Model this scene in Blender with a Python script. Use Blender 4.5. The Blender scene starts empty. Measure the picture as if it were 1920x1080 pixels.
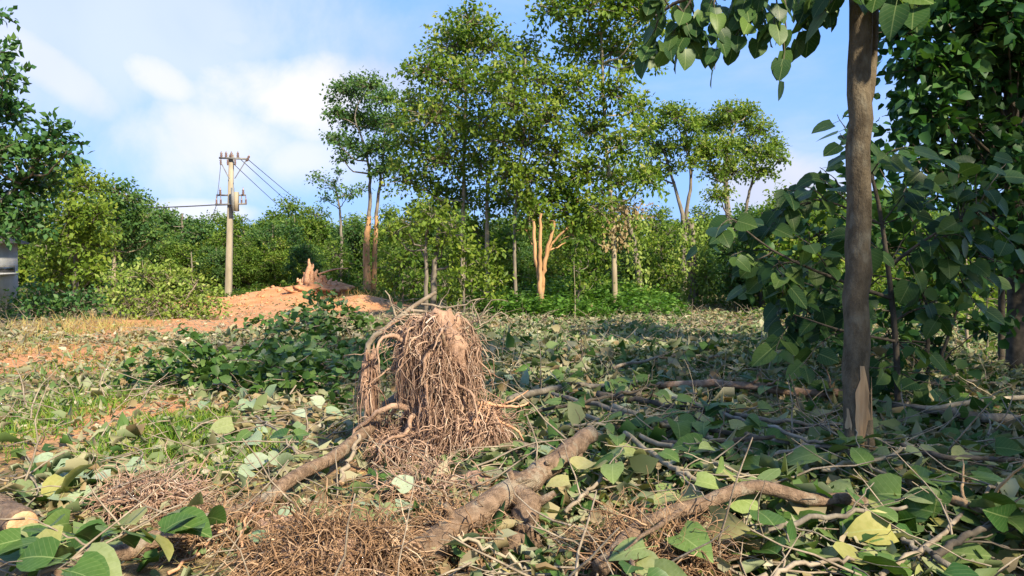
import bpy, math, random
import numpy as np

# ------------------------------------------------------------------ camera, sky, sun, exposure
SC = bpy.context.scene
COL = SC.collection
R = math.radians
rng = np.random.default_rng(11)
random.seed(5)

FPX, CH, HOR = 1450.0, 1.6, 500.0          # focal length in photo pixels, eye height, horizon row
PITCH = math.atan((540.0 - HOR) / FPX)
cam_d = bpy.data.cameras.new("camera")
cam_d.sensor_width = 36.0
cam_d.lens = 36.0 * FPX / 1920.0
cam_d.clip_start = 0.05
cam_d.clip_end = 3000.0
cam = bpy.data.objects.new("camera", cam_d)
COL.objects.link(cam)
cam.location = (0, 0, CH)
cam.rotation_euler = (R(90) - PITCH, 0, 0)
SC.camera = cam

SUN_EL, SUN_AZ = R(37), R(146)             # azimuth clockwise from +Y (north): behind the viewer, to the right
sun_vec = np.array([math.sin(SUN_AZ) * math.cos(SUN_EL), math.cos(SUN_AZ) * math.cos(SUN_EL), math.sin(SUN_EL)])
sun_d = bpy.data.lights.new("sun", 'SUN')
sun_d.energy = 3.7
sun_d.angle = R(3.0)
sun_d.color = (1.0, 0.87, 0.68)
sun = bpy.data.objects.new("sun", sun_d)
COL.objects.link(sun)
from mathutils import Vector
sun.rotation_euler = Vector(sun_vec).to_track_quat('Z', 'Y').to_euler()
sun.location = (20, -20, 30)

SC.view_settings.view_transform = 'Standard'
SC.view_settings.look = 'None'
SC.view_settings.gamma = 1.0
SC.view_settings.use_curve_mapping = False
SC.view_settings.exposure = 1.66
SC.cycles.use_denoising = True
SC.cycles.max_bounces = 8
SC.cycles.transmission_bounces = 6


def ray(px, py):
    r, u = (px - 960.0) / FPX, (540.0 - py) / FPX
    c, s = math.cos(PITCH), math.sin(PITCH)
    return np.array([r, c + u * s, -s + u * c])


def at(px, py, Y):
    d = ray(px, py)
    return np.array([0, 0, CH]) + d * (Y / d[1])


def gnd(px, py, z=0.0):
    """point z above the terrain, seen at that pixel"""
    d = ray(px, py)
    za = z
    for _ in range(8):
        q = np.array([0, 0, CH]) + d * ((za - CH) / d[2])
        za = min(z + float(hgt(q[0], q[1])), 1.2)
    return q


# ---- world
W = bpy.data.worlds.new("World")
SC.world = W
W.use_nodes = True
nt = W.node_tree
nt.nodes.clear()


class NB:
    """small node builder"""
    def __init__(self, tree):
        self.t = tree

    def n(self, typ, **kw):
        nd = self.t.nodes.new(typ)
        for k, v in kw.items():
            setattr(nd, k, v)
        return nd

    def put(self, sock, v):
        if isinstance(v, bpy.types.NodeSocket):
            self.t.links.new(v, sock)
        else:
            sock.default_value = v

    def math(self, op, a, b=None, c=None, clamp=False):
        nd = self.n('ShaderNodeMath', operation=op, use_clamp=clamp)
        self.put(nd.inputs[0], a)
        if b is not None:
            self.put(nd.inputs[1], b)
        if c is not None:
            self.put(nd.inputs[2], c)
        return nd.outputs[0]

    def smooth(self, v, lo, hi):
        nd = self.n('ShaderNodeMapRange', interpolation_type='SMOOTHSTEP')
        self.put(nd.inputs[0], v)
        nd.inputs[1].default_value = lo
        nd.inputs[2].default_value = hi
        return nd.outputs[0]

    def mix(self, f, a, b, blend='MIX'):
        nd = self.n('ShaderNodeMix', data_type='RGBA', blend_type=blend)
        self.put(nd.inputs[0], f)
        self.put(nd.inputs[6], a)
        self.put(nd.inputs[7], b)
        return nd.outputs[2]

    def noise(self, vec, scale, detail=4, rough=0.5, dist=0.0):
        nd = self.n('ShaderNodeTexNoise')
        if vec is not None:
            self.t.links.new(vec, nd.inputs['Vector'])
        nd.inputs['Scale'].default_value = scale
        nd.inputs['Detail'].default_value = detail
        nd.inputs['Roughness'].default_value = rough
        nd.inputs['Distortion'].default_value = dist
        return nd.outputs['Fac']

    def ramp(self, fac, stops):
        nd = self.n('ShaderNodeValToRGB')
        el = nd.color_ramp.elements
        while len(el) < len(stops):
            el.new(0.5)
        for e, (p, c) in zip(el, stops):
            e.position = p
            e.color = (*c, 1)
        self.put(nd.inputs[0], fac)
        return nd.outputs[0]


b = NB(nt)
sky = b.n('ShaderNodeTexSky', sky_type='NISHITA', sun_disc=False, sun_elevation=SUN_EL, sun_rotation=SUN_AZ,
          air_density=1.0, dust_density=1.2, ozone_density=1.5, altitude=100)
tc = b.n('ShaderNodeTexCoord')
sep = b.n('ShaderNodeSeparateXYZ')
nt.links.new(tc.outputs['Generated'], sep.inputs[0])
X, Y_, Z = sep.outputs
az = b.math('ARCTAN2', X, Y_)
el = b.math('ARCSINE', Z)
# cloud sheet: direction projected on a flat layer
den = b.math('ADD', b.math('MAXIMUM', Z, 0.0), 0.16)
cmb = b.n('ShaderNodeCombineXYZ')
b.put(cmb.inputs[0], b.math('DIVIDE', X, den))
b.put(cmb.inputs[1], b.math('DIVIDE', Y_, den))
cmb.inputs[2].default_value = 3.7
sheet = b.noise(cmb.outputs[0], 0.9, 7, 0.55, 0.3)
fine = b.noise(tc.outputs['Generated'], 6.0, 7, 0.58, 0.3)
fine2 = b.noise(tc.outputs['Generated'], 3.0, 4, 0.5, 0.4)


def blob(px, py, wx, wy, shift=0.9, tilt=0.0):
    d = ray(px, py)
    d = d / np.linalg.norm(d)
    a0, e0 = math.atan2(d[0], d[1]), math.asin(d[2])
    da = b.math('SUBTRACT', az, a0)
    de = b.math('SUBTRACT', el, e0)
    ct, st = math.cos(tilt), math.sin(tilt)
    u = b.math('ADD', b.math('MULTIPLY', da, ct), b.math('MULTIPLY', de, st))
    v = b.math('SUBTRACT', b.math('MULTIPLY', de, ct), b.math('MULTIPLY', da, st))
    u = b.math('DIVIDE', u, wx / FPX)
    v = b.math('DIVIDE', v, wy / FPX)
    r2 = b.math('ADD', b.math('MULTIPLY', u, u), b.math('MULTIPLY', v, v))
    r = b.math('SQRT', r2)
    nz = b.math('MULTIPLY', b.math('SUBTRACT', fine, 0.5), 1.7)
    return b.smooth(b.math('ADD', r, nz), 1.15, 0.25)


veil = b.math('MULTIPLY', b.smooth(sheet, 0.44, 0.78), 0.55)
blobs = [blob(560, 190, 280, 120), blob(430, 260, 230, 140), blob(640, 180, 110, 60), blob(310, 155, 95, 50, tilt=-0.4),
         blob(95, 125, 160, 55, tilt=-0.6), blob(1490, 350, 150, 75), blob(440, 70, 80, 40), blob(560, 300, 200, 80), blob(380, 395, 120, 30), blob(220, 40, 620, 230)]
m = veil
for i, q in enumerate(blobs):
    m = b.math('MAXIMUM', m, b.math('MULTIPLY', q, [1.0, 0.85, 1.0, 0.85, 0.75, 0.95, 0.55, 0.75, 0.8, 0.55][i]))
shade = b.smooth(fine2, 0.3, 0.65)
ccol = b.mix(shade, (4.0, 4.4, 5.7, 1), (6.3, 6.2, 6.6, 1))
skyc = b.mix(0.72, sky.outputs[0], (1.7, 3.7, 8.6, 1))
final = b.mix(m, skyc, ccol)
bg = b.n('ShaderNodeBackground')
bg.inputs['Strength'].default_value = 0.054
nt.links.new(final, bg.inputs['Color'])
wo = b.n('ShaderNodeOutputWorld')
nt.links.new(bg.outputs[0], wo.inputs[0])


# ------------------------------------------------------------------ numeric helpers
_tab = np.random.default_rng(3).random((256, 256))


def vnoise(x, y, s=1.0, o=0.0):
    x = np.asarray(x, float) * s + o + 1000.3
    y = np.asarray(y, float) * s + o * 1.7 + 1000.7
    xi, yi = np.floor(x).astype(int), np.floor(y).astype(int)
    fx, fy = x - xi, y - yi
    fx, fy = fx * fx * (3 - 2 * fx), fy * fy * (3 - 2 * fy)
    g = lambda i, j: _tab[i & 255, j & 255]
    return (g(xi, yi) * (1 - fx) + g(xi + 1, yi) * fx) * (1 - fy) + (g(xi, yi + 1) * (1 - fx) + g(xi + 1, yi + 1) * fx) * fy


def bump(x, y, cx, cy, rx, ry):
    return np.exp(-(((x - cx) / rx) ** 2 + ((y - cy) / ry) ** 2))


def hgt(x, y):
    x, y = np.asarray(x, float), np.asarray(y, float)
    near = np.exp(-(np.maximum(np.abs(y - 8), 4) - 4) / 60.0)
    h = (vnoise(x, y, 0.35, 5) - 0.5) * 0.22 + (vnoise(x, y, 1.3, 9) - 0.5) * 0.10 + (vnoise(x, y, 4.0, 2) - 0.5) * 0.035
    h = h * near
    h += (0.28 + .4 * (vnoise(x, y, 1.1, 31) - .5) + .3 * (vnoise(x, y, 2.6, 37) - .5)) * bump(x, y, -10.5, 34, 3.6, 2.8) + 0.55 * bump(x, y, -8.5, 33, 1.8, 2.5) + 0.5 * bump(x, y, -5.6, 29, 1.6, 1.8)
    h += 0.16 * bump(x, y, 2.5, 9, 3.0, 4.0) + 0.12 * bump(x, y, 2.5, 17, 5, 6)
    h += 0.30 * bump(x, y, -4.0, 14.0, 1.9, 1.5) + 0.35 * bump(x, y, 2.2, 26.5, 2.6, 2.0)
    h -= 0.06 * bump(x, y, 0, 0, 3, 3)
    far = np.clip((np.hypot(x, y) - 60) / 200, 0, 1)
    return h * (1 - far)


def unit(v):
    v = np.asarray(v, float)
    return v / np.maximum(np.linalg.norm(v, axis=-1, keepdims=True), 1e-9)


def rnd_unit(n):
    return unit(rng.normal(size=(n, 3)))


class Geo:
    """collects vertices / faces (tris and quads) and a per-vertex tint, builds ONE mesh"""
    def __init__(self):
        self.v, self.t, self.q, self.a, self.n = [], [], [], [], 0

    def add(self, V, tris=None, quads=None, tint=0.5):
        V = np.asarray(V, float).reshape(-1, 3)
        if tris is not None and len(tris):
            self.t.append(np.asarray(tris, int) + self.n)
        if quads is not None and len(quads):
            self.q.append(np.asarray(quads, int) + self.n)
        self.a.append(np.broadcast_to(np.asarray(tint, float), (len(V),)))
        self.v.append(V)
        self.n += len(V)
        return self

    def mesh(self, name, off=(0, 0, 0), smooth=False):
        me = bpy.data.meshes.new(name)
        if not self.v:
            return me
        V = np.concatenate(self.v) - np.asarray(off, float)
        T = np.concatenate(self.t) if self.t else np.zeros((0, 3), int)
        Q = np.concatenate(self.q) if self.q else np.zeros((0, 4), int)
        me.vertices.add(len(V))
        me.vertices.foreach_set('co', V.astype(np.float32).ravel())
        idx = np.concatenate([T.ravel(), Q.ravel()]).astype(np.int32)
        tot = np.concatenate([np.full(len(T), 3), np.full(len(Q), 4)]).astype(np.int32)
        st = np.concatenate([[0], np.cumsum(tot)[:-1]]).astype(np.int32)
        me.loops.add(len(idx))
        me.loops.foreach_set('vertex_index', idx)
        me.polygons.add(len(tot))
        me.polygons.foreach_set('loop_start', st)
        me.polygons.foreach_set('loop_total', tot)
        if smooth:
            me.polygons.foreach_set('use_smooth', np.ones(len(tot), bool))
        at_ = me.attributes.new('tint', 'FLOAT', 'POINT')
        at_.data.foreach_set('value', np.concatenate(self.a).astype(np.float32))
        me.update(calc_edges=True)
        return me


def obj(name, geo, mat, parent=None, smooth=False, off=None):
    if isinstance(geo, Geo):
        if off is None:
            off = parent.location if parent is not None and parent.parent is None else (0, 0, 0)
            if parent is not None and parent.parent is not None:
                off = np.array(parent.location) + np.array(parent.parent.location)
        me = geo.mesh(name, off, smooth)
    else:
        me = geo
    if mat is not None and not me.materials:
        me.materials.append(mat)
    o = bpy.data.objects.new(name, me)
    COL.objects.link(o)
    if parent is not None:
        o.parent = parent
    return o


def tag(o, label=None, cat=None, group=None, kind=None):
    if label:
        o['label'] = label
    if cat:
        o['category'] = cat
    if group:
        o['group'] = group
    if kind:
        o['kind'] = kind
    return o


def thing(name, label, cat, loc, group=None):
    o = bpy.data.objects.new(name, None)
    COL.objects.link(o)
    o.location = tuple(float(c) for c in loc)
    o.empty_display_size = 0.2
    return tag(o, label, cat, group)


def copy_tree(root, loc, rz, sc, label=None, group=None):
    c = root.copy()
    COL.objects.link(c)
    c.location = loc
    c.rotation_euler = (0, 0, rz)
    c.scale = sc
    if label:
        c['label'] = label
    if group:
        c['group'] = group
    for ch in list(root.children):
        k = ch.copy()
        COL.objects.link(k)
        k.parent = c
        for g in list(ch.children):
            d = g.copy()
            COL.objects.link(d)
            d.parent = k
    return c


# ---- strands: many tapering tubes at once. paths (n,k,3), radii (n,k)
def strands(geo, paths, radii, sides=3, tint=0.5, cap=False, rough=0.0):
    P = np.asarray(paths, float)
    n, k, _ = P.shape
    r = np.broadcast_to(np.asarray(radii, float), (n, k))
    T = np.empty_like(P)
    T[:, 1:-1] = P[:, 2:] - P[:, :-2]
    T[:, 0] = P[:, 1] - P[:, 0]
    T[:, -1] = P[:, -1] - P[:, -2]
    T = unit(T)
    mean = unit(P[:, -1] - P[:, 0] + 1e-6)
    ref = np.where(np.abs(mean[:, 2:3]) > 0.8, np.array([[1.0, 0.2, 0.0]]), np.array([[0.0, 0.1, 1.0]]))[:, None, :]
    U = unit(np.cross(T, ref))
    Vv = np.cross(T, U)
    ang = np.arange(sides) * 2 * math.pi / sides
    rr = r[:, :, None, None]
    if rough:
        rr = rr * (1 + rough * (rng.random((n, k, sides, 1)) - 0.5))
    ring = P[:, :, None, :] + rr * (np.cos(ang)[None, None, :, None] * U[:, :, None, :] + np.sin(ang)[None, None, :, None] * Vv[:, :, None, :])
    V = ring.reshape(-1, 3)
    i = np.arange(n)[:, None, None] * (k * sides)
    j = np.arange(k - 1)[None, :, None] * sides
    s = np.arange(sides)[None, None, :]
    s2 = (s + 1) % sides
    Q = np.stack([i + j + s, i + j + s2, i + j + sides + s2, i + j + sides + s], -1).reshape(-1, 4)
    tv = np.asarray(tint, float)
    if tv.ndim == 1 and len(tv) == n:
        tv = np.repeat(tv, k * sides)
    tris = None
    if cap:
        tl = []
        for a in range(n):
            o0, o1 = a * k * sides, a * k * sides + (k - 1) * sides
            for c in range(1, sides - 1):
                tl.append((o0, o0 + c + 1, o0 + c))
                tl.append((o1, o1 + c, o1 + c + 1))
        tris = tl
    geo.add(V, tris, Q, tv)


def spline(pts, k):
    """Catmull-Rom through pts, k samples"""
    P = np.asarray(pts, float)
    if len(P) == 2:
        t = np.linspace(0, 1, k)[:, None]
        return P[0] * (1 - t) + P[1] * t
    Q = np.vstack([2 * P[0] - P[1], P, 2 * P[-1] - P[-2]])
    u = np.linspace(0, len(P) - 1 - 1e-6, k)
    i = u.astype(int)
    f = (u - i)[:, None]
    a, b_, c, d = Q[i], Q[i + 1], Q[i + 2], Q[i + 3]
    return 0.5 * (2 * b_ + (c - a) * f + (2 * a - 5 * b_ + 4 * c - d) * f ** 2 + (3 * b_ - a - 3 * c + d) * f ** 3)


def limb(geo, pts, r0, r1, k=10, sides=7, wob=0.0, tint=0.5, cap=False, rough=0.15):
    p = spline(pts, k)
    if wob:
        w = rng.normal(size=p.shape) * wob
        w[0] = w[-1] = 0
        p = p + w
    strands(geo, p[None], np.linspace(r0, r1, k)[None], sides, tint, cap, rough)
    return p


def grow(start, dirs, n_step, step, grav, wander, floor=None):
    """random-walk strands -> (n, n_step+1, 3)"""
    n = len(start)
    d = unit(dirs)
    st = np.broadcast_to(np.asarray(step, float), (n,))[:, None]
    P = [np.asarray(start, float)]
    for _ in range(n_step):
        d = unit(d + rng.normal(size=(n, 3)) * wander + np.array([0, 0, -grav]))
        q = P[-1] + d * st
        if floor is not None:
            f = hgt(q[:, 0], q[:, 1]) + floor
            q[:, 2] = np.maximum(q[:, 2], f)
        P.append(q)
    return np.stack(P, 1)


# ---- leaf shapes (x along the leaf, y across, z up)
LEAF2 = (np.array([[0, 0, 0], [.45, .30, .06], [1, 0, -.06], [.45, -.30, .06]]), np.array([[0, 2, 1], [0, 3, 2]]))
LEAF6 = (np.array([[0, 0, 0], [.10, .34, .10], [.58, .34, .07], [1, 0, -.14], [.58, -.34, .07], [.10, -.34, .10], [.42, 0, .0]]),
         np.array([[0, 6, 1], [1, 6, 2], [2, 6, 3], [3, 6, 4], [4, 6, 5], [5, 6, 0]]))
LEAFN = (np.array([[0, 0, 0], [.5, .13, .03], [1, 0, -.10], [.5, -.13, .03]]), np.array([[0, 2, 1], [0, 3, 2]]))
BLADE = (np.array([[0, .04, 0], [0, -.04, 0], [.55, .035, .05], [.55, -.035, .05], [1, 0, -.08]]),
         np.array([[0, 1, 2], [1, 3, 2], [2, 3, 4]]))


def leaves(geo, P, L, N, size, shape, tint, wid=1.0, bend=None):
    P, L, N = np.asarray(P, float), unit(L), np.asarray(N, float)
    Wv = unit(np.cross(N, L))
    N = np.cross(L, Wv)
    B, F = shape
    n = len(P)
    s = np.broadcast_to(np.asarray(size, float), (n,))
    w = np.broadcast_to(np.asarray(wid, float), (n,))
    bz = B[None, :, 2] * np.ones((n, 1))
    if bend is not None:
        bz = bz * np.asarray(bend)[:, None]
    V = P[:, None, :] + s[:, None, None] * (B[None, :, 0, None] * L[:, None, :] + (B[None, :, 1] * w[:, None])[..., None] * Wv[:, None, :]
                                           + bz[..., None] * N[:, None, :])
    FF = (F[None] + (np.arange(n) * len(B))[:, None, None]).reshape(-1, 3)
    t = np.repeat(np.broadcast_to(np.asarray(tint, float), (n,)), len(B))
    geo.add(V.reshape(-1, 3), FF, None, t)


# ------------------------------------------------------------------ materials
def new_mat(name):
    m = bpy.data.materials.new(name)
    m.use_nodes = True
    m.node_tree.nodes.clear()
    return m, NB(m.node_tree)


def leaf_mat(name, stops, trans=0.3, rough=0.48, source='tint', veins=False, spec=0.18):
    m, b = new_mat(name)
    if source == 'tint':
        a = b.n('ShaderNodeAttribute', attribute_name='tint')
        fac = a.outputs['Fac']
    else:
        fac = b.n('ShaderNodeObjectInfo').outputs['Random']
    col = b.ramp(fac, stops)
    tcn = b.n('ShaderNodeTexCoord')
    nz = b.noise(tcn.outputs['Object'], 9.0 if veins else 2.2, 3)
    col = b.mix(b.math('MULTIPLY', b.smooth(nz, 0.35, 0.75), 0.45), col, (0.60, 0.68, 0.38, 1), 'MULTIPLY')
    if veins:
        sp = b.n('ShaderNodeSeparateXYZ')
        b.t.links.new(tcn.outputs['Object'], sp.inputs[0])
        ay = b.math('ABSOLUTE', sp.outputs[1])
        v = b.math('SUBTRACT', b.math('MULTIPLY', sp.outputs[0], 7.0), b.math('MULTIPLY', ay, 6.0))
        v = b.math('PINGPONG', v, 0.5)
        side = b.smooth(v, 0.07, 0.02)
        mid = b.smooth(ay, 0.022, 0.010)
        vv = b.math('MULTIPLY', b.math('MAXIMUM', b.math('MULTIPLY', side, 0.5), mid), 0.38)
        col = b.mix(vv, col, (0.30, 0.36, 0.14, 1))
    pr = b.n('ShaderNodeBsdfPrincipled')
    b.put(pr.inputs['Base Color'], col)
    pr.inputs['Roughness'].default_value = rough
    pr.inputs['Specular IOR Level'].default_value = spec
    tr = b.n('ShaderNodeBsdfTranslucent')
    b.put(tr.inputs['Color'], b.mix(1.0, col, (1.25, 1.35, 0.55, 1), 'MULTIPLY'))
    mx = b.n('ShaderNodeMixShader')
    mx.inputs[0].default_value = trans
    b.t.links.new(pr.outputs[0], mx.inputs[1])
    b.t.links.new(tr.outputs[0], mx.inputs[2])
    o = b.n('ShaderNodeOutputMaterial')
    b.t.links.new(mx.outputs[0], o.inputs[0])
    return m


def solid_mat(name, c1, c2, scale=6.0, rough=0.85, bump_s=0.4, stretch=(1, 1, 1), c3=None, spot=(0.55, 0.7), detail=6, spec=0.25, bscale=None):
    m, b = new_mat(name)
    tcn = b.n('ShaderNodeTexCoord')
    mp = b.n('ShaderNodeMapping')
    mp.inputs['Scale'].default_value = stretch
    b.t.links.new(tcn.outputs['Object'], mp.inputs[0])
    n1 = b.noise(mp.outputs[0], scale, detail, 0.6)
    col = b.mix(b.smooth(n1, 0.32, 0.68), (*c1, 1), (*c2, 1))
    if c3:
        n2 = b.noise(mp.outputs[0], scale * 0.35, 4, 0.6)
        col = b.mix(b.smooth(n2, *spot), col, (*c3, 1))
    pr = b.n('ShaderNodeBsdfPrincipled')
    b.put(pr.inputs['Base Color'], col)
    pr.inputs['Roughness'].default_value = rough
    pr.inputs['Specular IOR Level'].default_value = spec
    if bump_s:
        bp = b.n('ShaderNodeBump')
        bp.inputs['Strength'].default_value = bump_s
        bp.inputs['Distance'].default_value = 0.03
        b.t.links.new(b.noise(mp.outputs[0], bscale or scale * 2.5, 6, 0.65), bp.inputs['Height'])
        b.t.links.new(bp.outputs[0], pr.inputs['Normal'])
    o = b.n('ShaderNodeOutputMaterial')
    b.t.links.new(pr.outputs[0], o.inputs[0])
    return m


G = lambda *c: tuple(c)
M = {}
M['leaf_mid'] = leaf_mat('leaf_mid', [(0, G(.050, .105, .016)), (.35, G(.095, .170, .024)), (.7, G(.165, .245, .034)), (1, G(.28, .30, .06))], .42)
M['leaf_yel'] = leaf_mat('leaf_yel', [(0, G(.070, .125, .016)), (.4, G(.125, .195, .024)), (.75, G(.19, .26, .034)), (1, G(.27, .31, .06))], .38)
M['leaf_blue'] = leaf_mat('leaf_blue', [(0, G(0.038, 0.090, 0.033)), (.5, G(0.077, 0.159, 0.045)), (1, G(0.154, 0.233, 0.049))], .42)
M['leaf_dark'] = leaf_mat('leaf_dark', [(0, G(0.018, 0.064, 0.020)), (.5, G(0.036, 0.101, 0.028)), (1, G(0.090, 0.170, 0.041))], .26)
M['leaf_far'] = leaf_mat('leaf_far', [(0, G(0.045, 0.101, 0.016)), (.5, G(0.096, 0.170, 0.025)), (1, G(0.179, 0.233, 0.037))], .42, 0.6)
M['leaf_vine'] = leaf_mat('leaf_vine', [(0, G(.10, .17, .028)), (.5, G(.19, .27, .045)), (1, G(.30, .34, .10))], .32)
M['leaf_dry'] = leaf_mat('leaf_dry', [(0, G(.16, .11, .055)), (.5, G(.28, .20, .10)), (1, G(.36, .33, .17))], .20, .7)
M['herb'] = leaf_mat('herb', [(0, G(.045, .11, .018)), (.5, G(.085, .19, .028)), (1, G(.16, .27, .05))], .36)
M['grass'] = leaf_mat('grass', [(0, G(0.064, 0.148, 0.018)), (.5, G(0.128, 0.233, 0.029)), (1, G(0.282, 0.297, 0.057))], .30)
M['straw'] = leaf_mat('straw', [(0, G(.28, .17, .07)), (.5, G(.42, .29, .12)), (1, G(.36, .38, .13))], .25, .7)
M['litter'] = leaf_mat('litter', [(0, G(.035, .085, .022)), (.20, G(.075, .145, .034)), (.40, G(.16, .20, .09)), (.58, G(.27, .285, .18)), (.74, G(.33, .29, .17)), (.88, G(.24, .16, .08)), (1, G(.42, .38, .27))], .25, .65)
M['big_green'] = leaf_mat('big_green', [(0, G(0.022, 0.058, 0.019)), (.5, G(0.040, 0.092, 0.025)), (.85, G(0.078, 0.136, 0.034)), (1, G(0.115, 0.184, 0.043))], .30, .42, 'object', True)
M['big_ground'] = leaf_mat('big_ground', [(0, G(0.031, 0.082, 0.020)), (.35, G(0.070, 0.131, 0.029)), (.6, G(0.115, 0.179, 0.051)), (.8, G(0.218, 0.252, 0.119)), (1, G(0.299, 0.281, 0.085))], .22, .42, 'object', True)
M['big_pale'] = leaf_mat('big_pale', [(0, G(.15, .22, .12)), (.5, G(.23, .29, .19)), (1, G(.30, .34, .25))], .15, .6, 'object', True)
M['big_yellow'] = leaf_mat('big_yellow', [(0, G(.13, .20, .06)), (.5, G(.25, .27, .10)), (1, G(.33, .28, .13))], .15, .5, 'object', True)
M['bark_grey'] = solid_mat('bark_grey', (.10, .085, .065), (.22, .19, .14), 9, stretch=(1, 1, .25), c3=(.26, .25, .20), spot=(.55, .72))
M['bark_pale'] = solid_mat('bark_pale', (.22, .18, .115), (.36, .30, .20), 5, stretch=(1, 1, .25), c3=(.19, .165, .10))
M['bark_orange'] = solid_mat('bark_orange', (.29, .155, .065), (.44, .26, .125), 9, stretch=(1, 1, .15), c3=(.25, .17, .095), spot=(.50, .64), bump_s=.6)
M['bark_trunk'] = solid_mat('bark_trunk', (.075, .056, .032), (.150, .118, .072), 12, stretch=(1, 1, .5), c3=(.22, .20, .14), spot=(.54, .70), bump_s=.8, bscale=40)
M['bark_strip'] = solid_mat('bark_strip', (.34, .21, .105), (.48, .33, .18), 16, stretch=(1, 1, .12), c3=(.20, .13, .07), spot=(.5, .65))
M['bark_log'] = solid_mat('bark_log', (.13, .085, .052), (.27, .185, .12), 20, c3=(.27, .225, .16), spot=(.52, .66), bump_s=1.0, bscale=45)
M['bark_twig'] = solid_mat('bark_twig', (.16, .125, .085), (.31, .255, .18), 10)
M['twig_dark'] = solid_mat('twig_dark', (.05, .042, .03), (.11, .09, .065), 10)
M['wood_cut'] = solid_mat('wood_cut', (.42, .24, .12), (.56, .36, .20), 30, c3=(.34, .19, .09), bump_s=.4)
M['root'] = solid_mat('root', (.22, .135, .085), (.36, .24, .16), 18, c3=(.42, .31, .21), bump_s=.5)
M['root_fine'] = solid_mat('root_fine', (.20, .10, .055), (.37, .20, .115), 12, c3=(.43, .28, .17), bump_s=0)
M['root_brown'] = solid_mat('root_brown', (.13, .085, .045), (.27, .185, .105), 12, c3=(.33, .22, .12), bump_s=0)
M['root_orange'] = solid_mat('root_orange', (.38, .19, .10), (.50, .31, .18), 18, bump_s=.3)
M['soil_red'] = solid_mat('soil_red', (.22, .130, .080), (.40, .255, .17), 18, stretch=(1, 1, .4), c3=(.15, .085, .05), bump_s=1.0, bscale=30)
M['soil_orange'] = solid_mat('soil_orange', (.38, .17, .075), (.52, .27, .135), 6, bump_s=.6)
M['concrete'] = solid_mat('concrete', (.22, .185, .125), (.32, .275, .195), 3, stretch=(1, 1, .3), c3=(.18, .16, .11), bump_s=.2)
M['steel'] = solid_mat('steel', (.12, .12, .11), (.20, .20, .19), 8, rough=.5, bump_s=0)
M['porcelain'] = solid_mat('porcelain', (.10, .06, .045), (.16, .10, .08), 8, rough=.25, bump_s=0, spec=.5)
M['plaster'] = solid_mat('plaster', (.52, .53, .53), (.66, .67, .66), 2, c3=(.40, .41, .40), bump_s=.15)
M['roof'] = solid_mat('roof', (.15, .13, .12), (.24, .21, .19), 4, bump_s=.2)
M['glass_dark'] = solid_mat('glass_dark', (.02, .025, .03), (.04, .045, .05), 3, rough=.15, bump_s=0, spec=.5)
M['wire'] = solid_mat('wire', (.05, .05, .05), (.09, .09, .09), 3, rough=.5, bump_s=0)


def fiber_mat(name, stops):
    m, b = new_mat(name)
    a = b.n('ShaderNodeAttribute', attribute_name='tint').outputs['Fac']
    pr = b.n('ShaderNodeBsdfPrincipled')
    b.put(pr.inputs['Base Color'], b.ramp(a, stops))
    pr.inputs['Roughness'].default_value = .8
    pr.inputs['Specular IOR Level'].default_value = .2
    o = b.n('ShaderNodeOutputMaterial')
    b.t.links.new(pr.outputs[0], o.inputs[0])
    return m


M['root_fine'] = fiber_mat('root_fine', [(0, G(.14, .082, .052)), (.35, G(.29, .180, .120)), (.7, G(.41, .285, .20)), (1, G(.56, .45, .33))])
M['root_brown'] = fiber_mat('root_brown', [(0, G(.09, .050, .026)), (.4, G(.21, .125, .066)), (.75, G(.34, .22, .125)), (1, G(.50, .37, .24))])


def ground_mat():
    m, b = new_mat('ground_soil')
    tcn = b.n('ShaderNodeTexCoord')
    v = tcn.outputs['Object']
    a = b.n('ShaderNodeAttribute', attribute_name='tint').outputs['Fac']
    n1 = b.noise(v, 1.4, 6, .6)
    n2 = b.noise(v, 9, 6, .65)
    n3 = b.noise(v, 35, 4, .6)
    red = b.mix(b.smooth(n1, .3, .7), (.42, .18, .075, 1), (.54, .28, .14, 1))
    red = b.mix(b.math('MULTIPLY', b.smooth(n2, .45, .7), .6), red, (.34, .20, .11, 1))
    hum = b.mix(b.smooth(n2, .3, .7), (.10, .075, .040, 1), (.22, .165, .090, 1))
    hum = b.mix(b.math('MULTIPLY', b.smooth(n1, .5, .7), .6), hum, (.085, .11, .035, 1))
    msk = b.smooth(b.math('ADD', a, b.math('MULTIPLY', b.math('SUBTRACT', n2, .5), .6)), .35, .65)
    col = b.mix(msk, hum, red)
    col = b.mix(b.math('MULTIPLY', b.smooth(n3, .55, .75), .4), col, (.45, .36, .24, 1))
    pr = b.n('ShaderNodeBsdfPrincipled')
    b.put(pr.inputs['Base Color'], col)
    pr.inputs['Roughness'].default_value = .95
    pr.inputs['Specular IOR Level'].default_value = .15
    bp = b.n('ShaderNodeBump')
    bp.inputs['Strength'].default_value = .9
    bp.inputs['Distance'].default_value = .05
    b.t.links.new(b.math('ADD', n2, b.math('MULTIPLY', n3, .6)), bp.inputs['Height'])
    b.t.links.new(bp.outputs[0], pr.inputs['Normal'])
    o = b.n('ShaderNodeOutputMaterial')
    b.t.links.new(pr.outputs[0], o.inputs[0])
    return m


M['ground'] = ground_mat()


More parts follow.
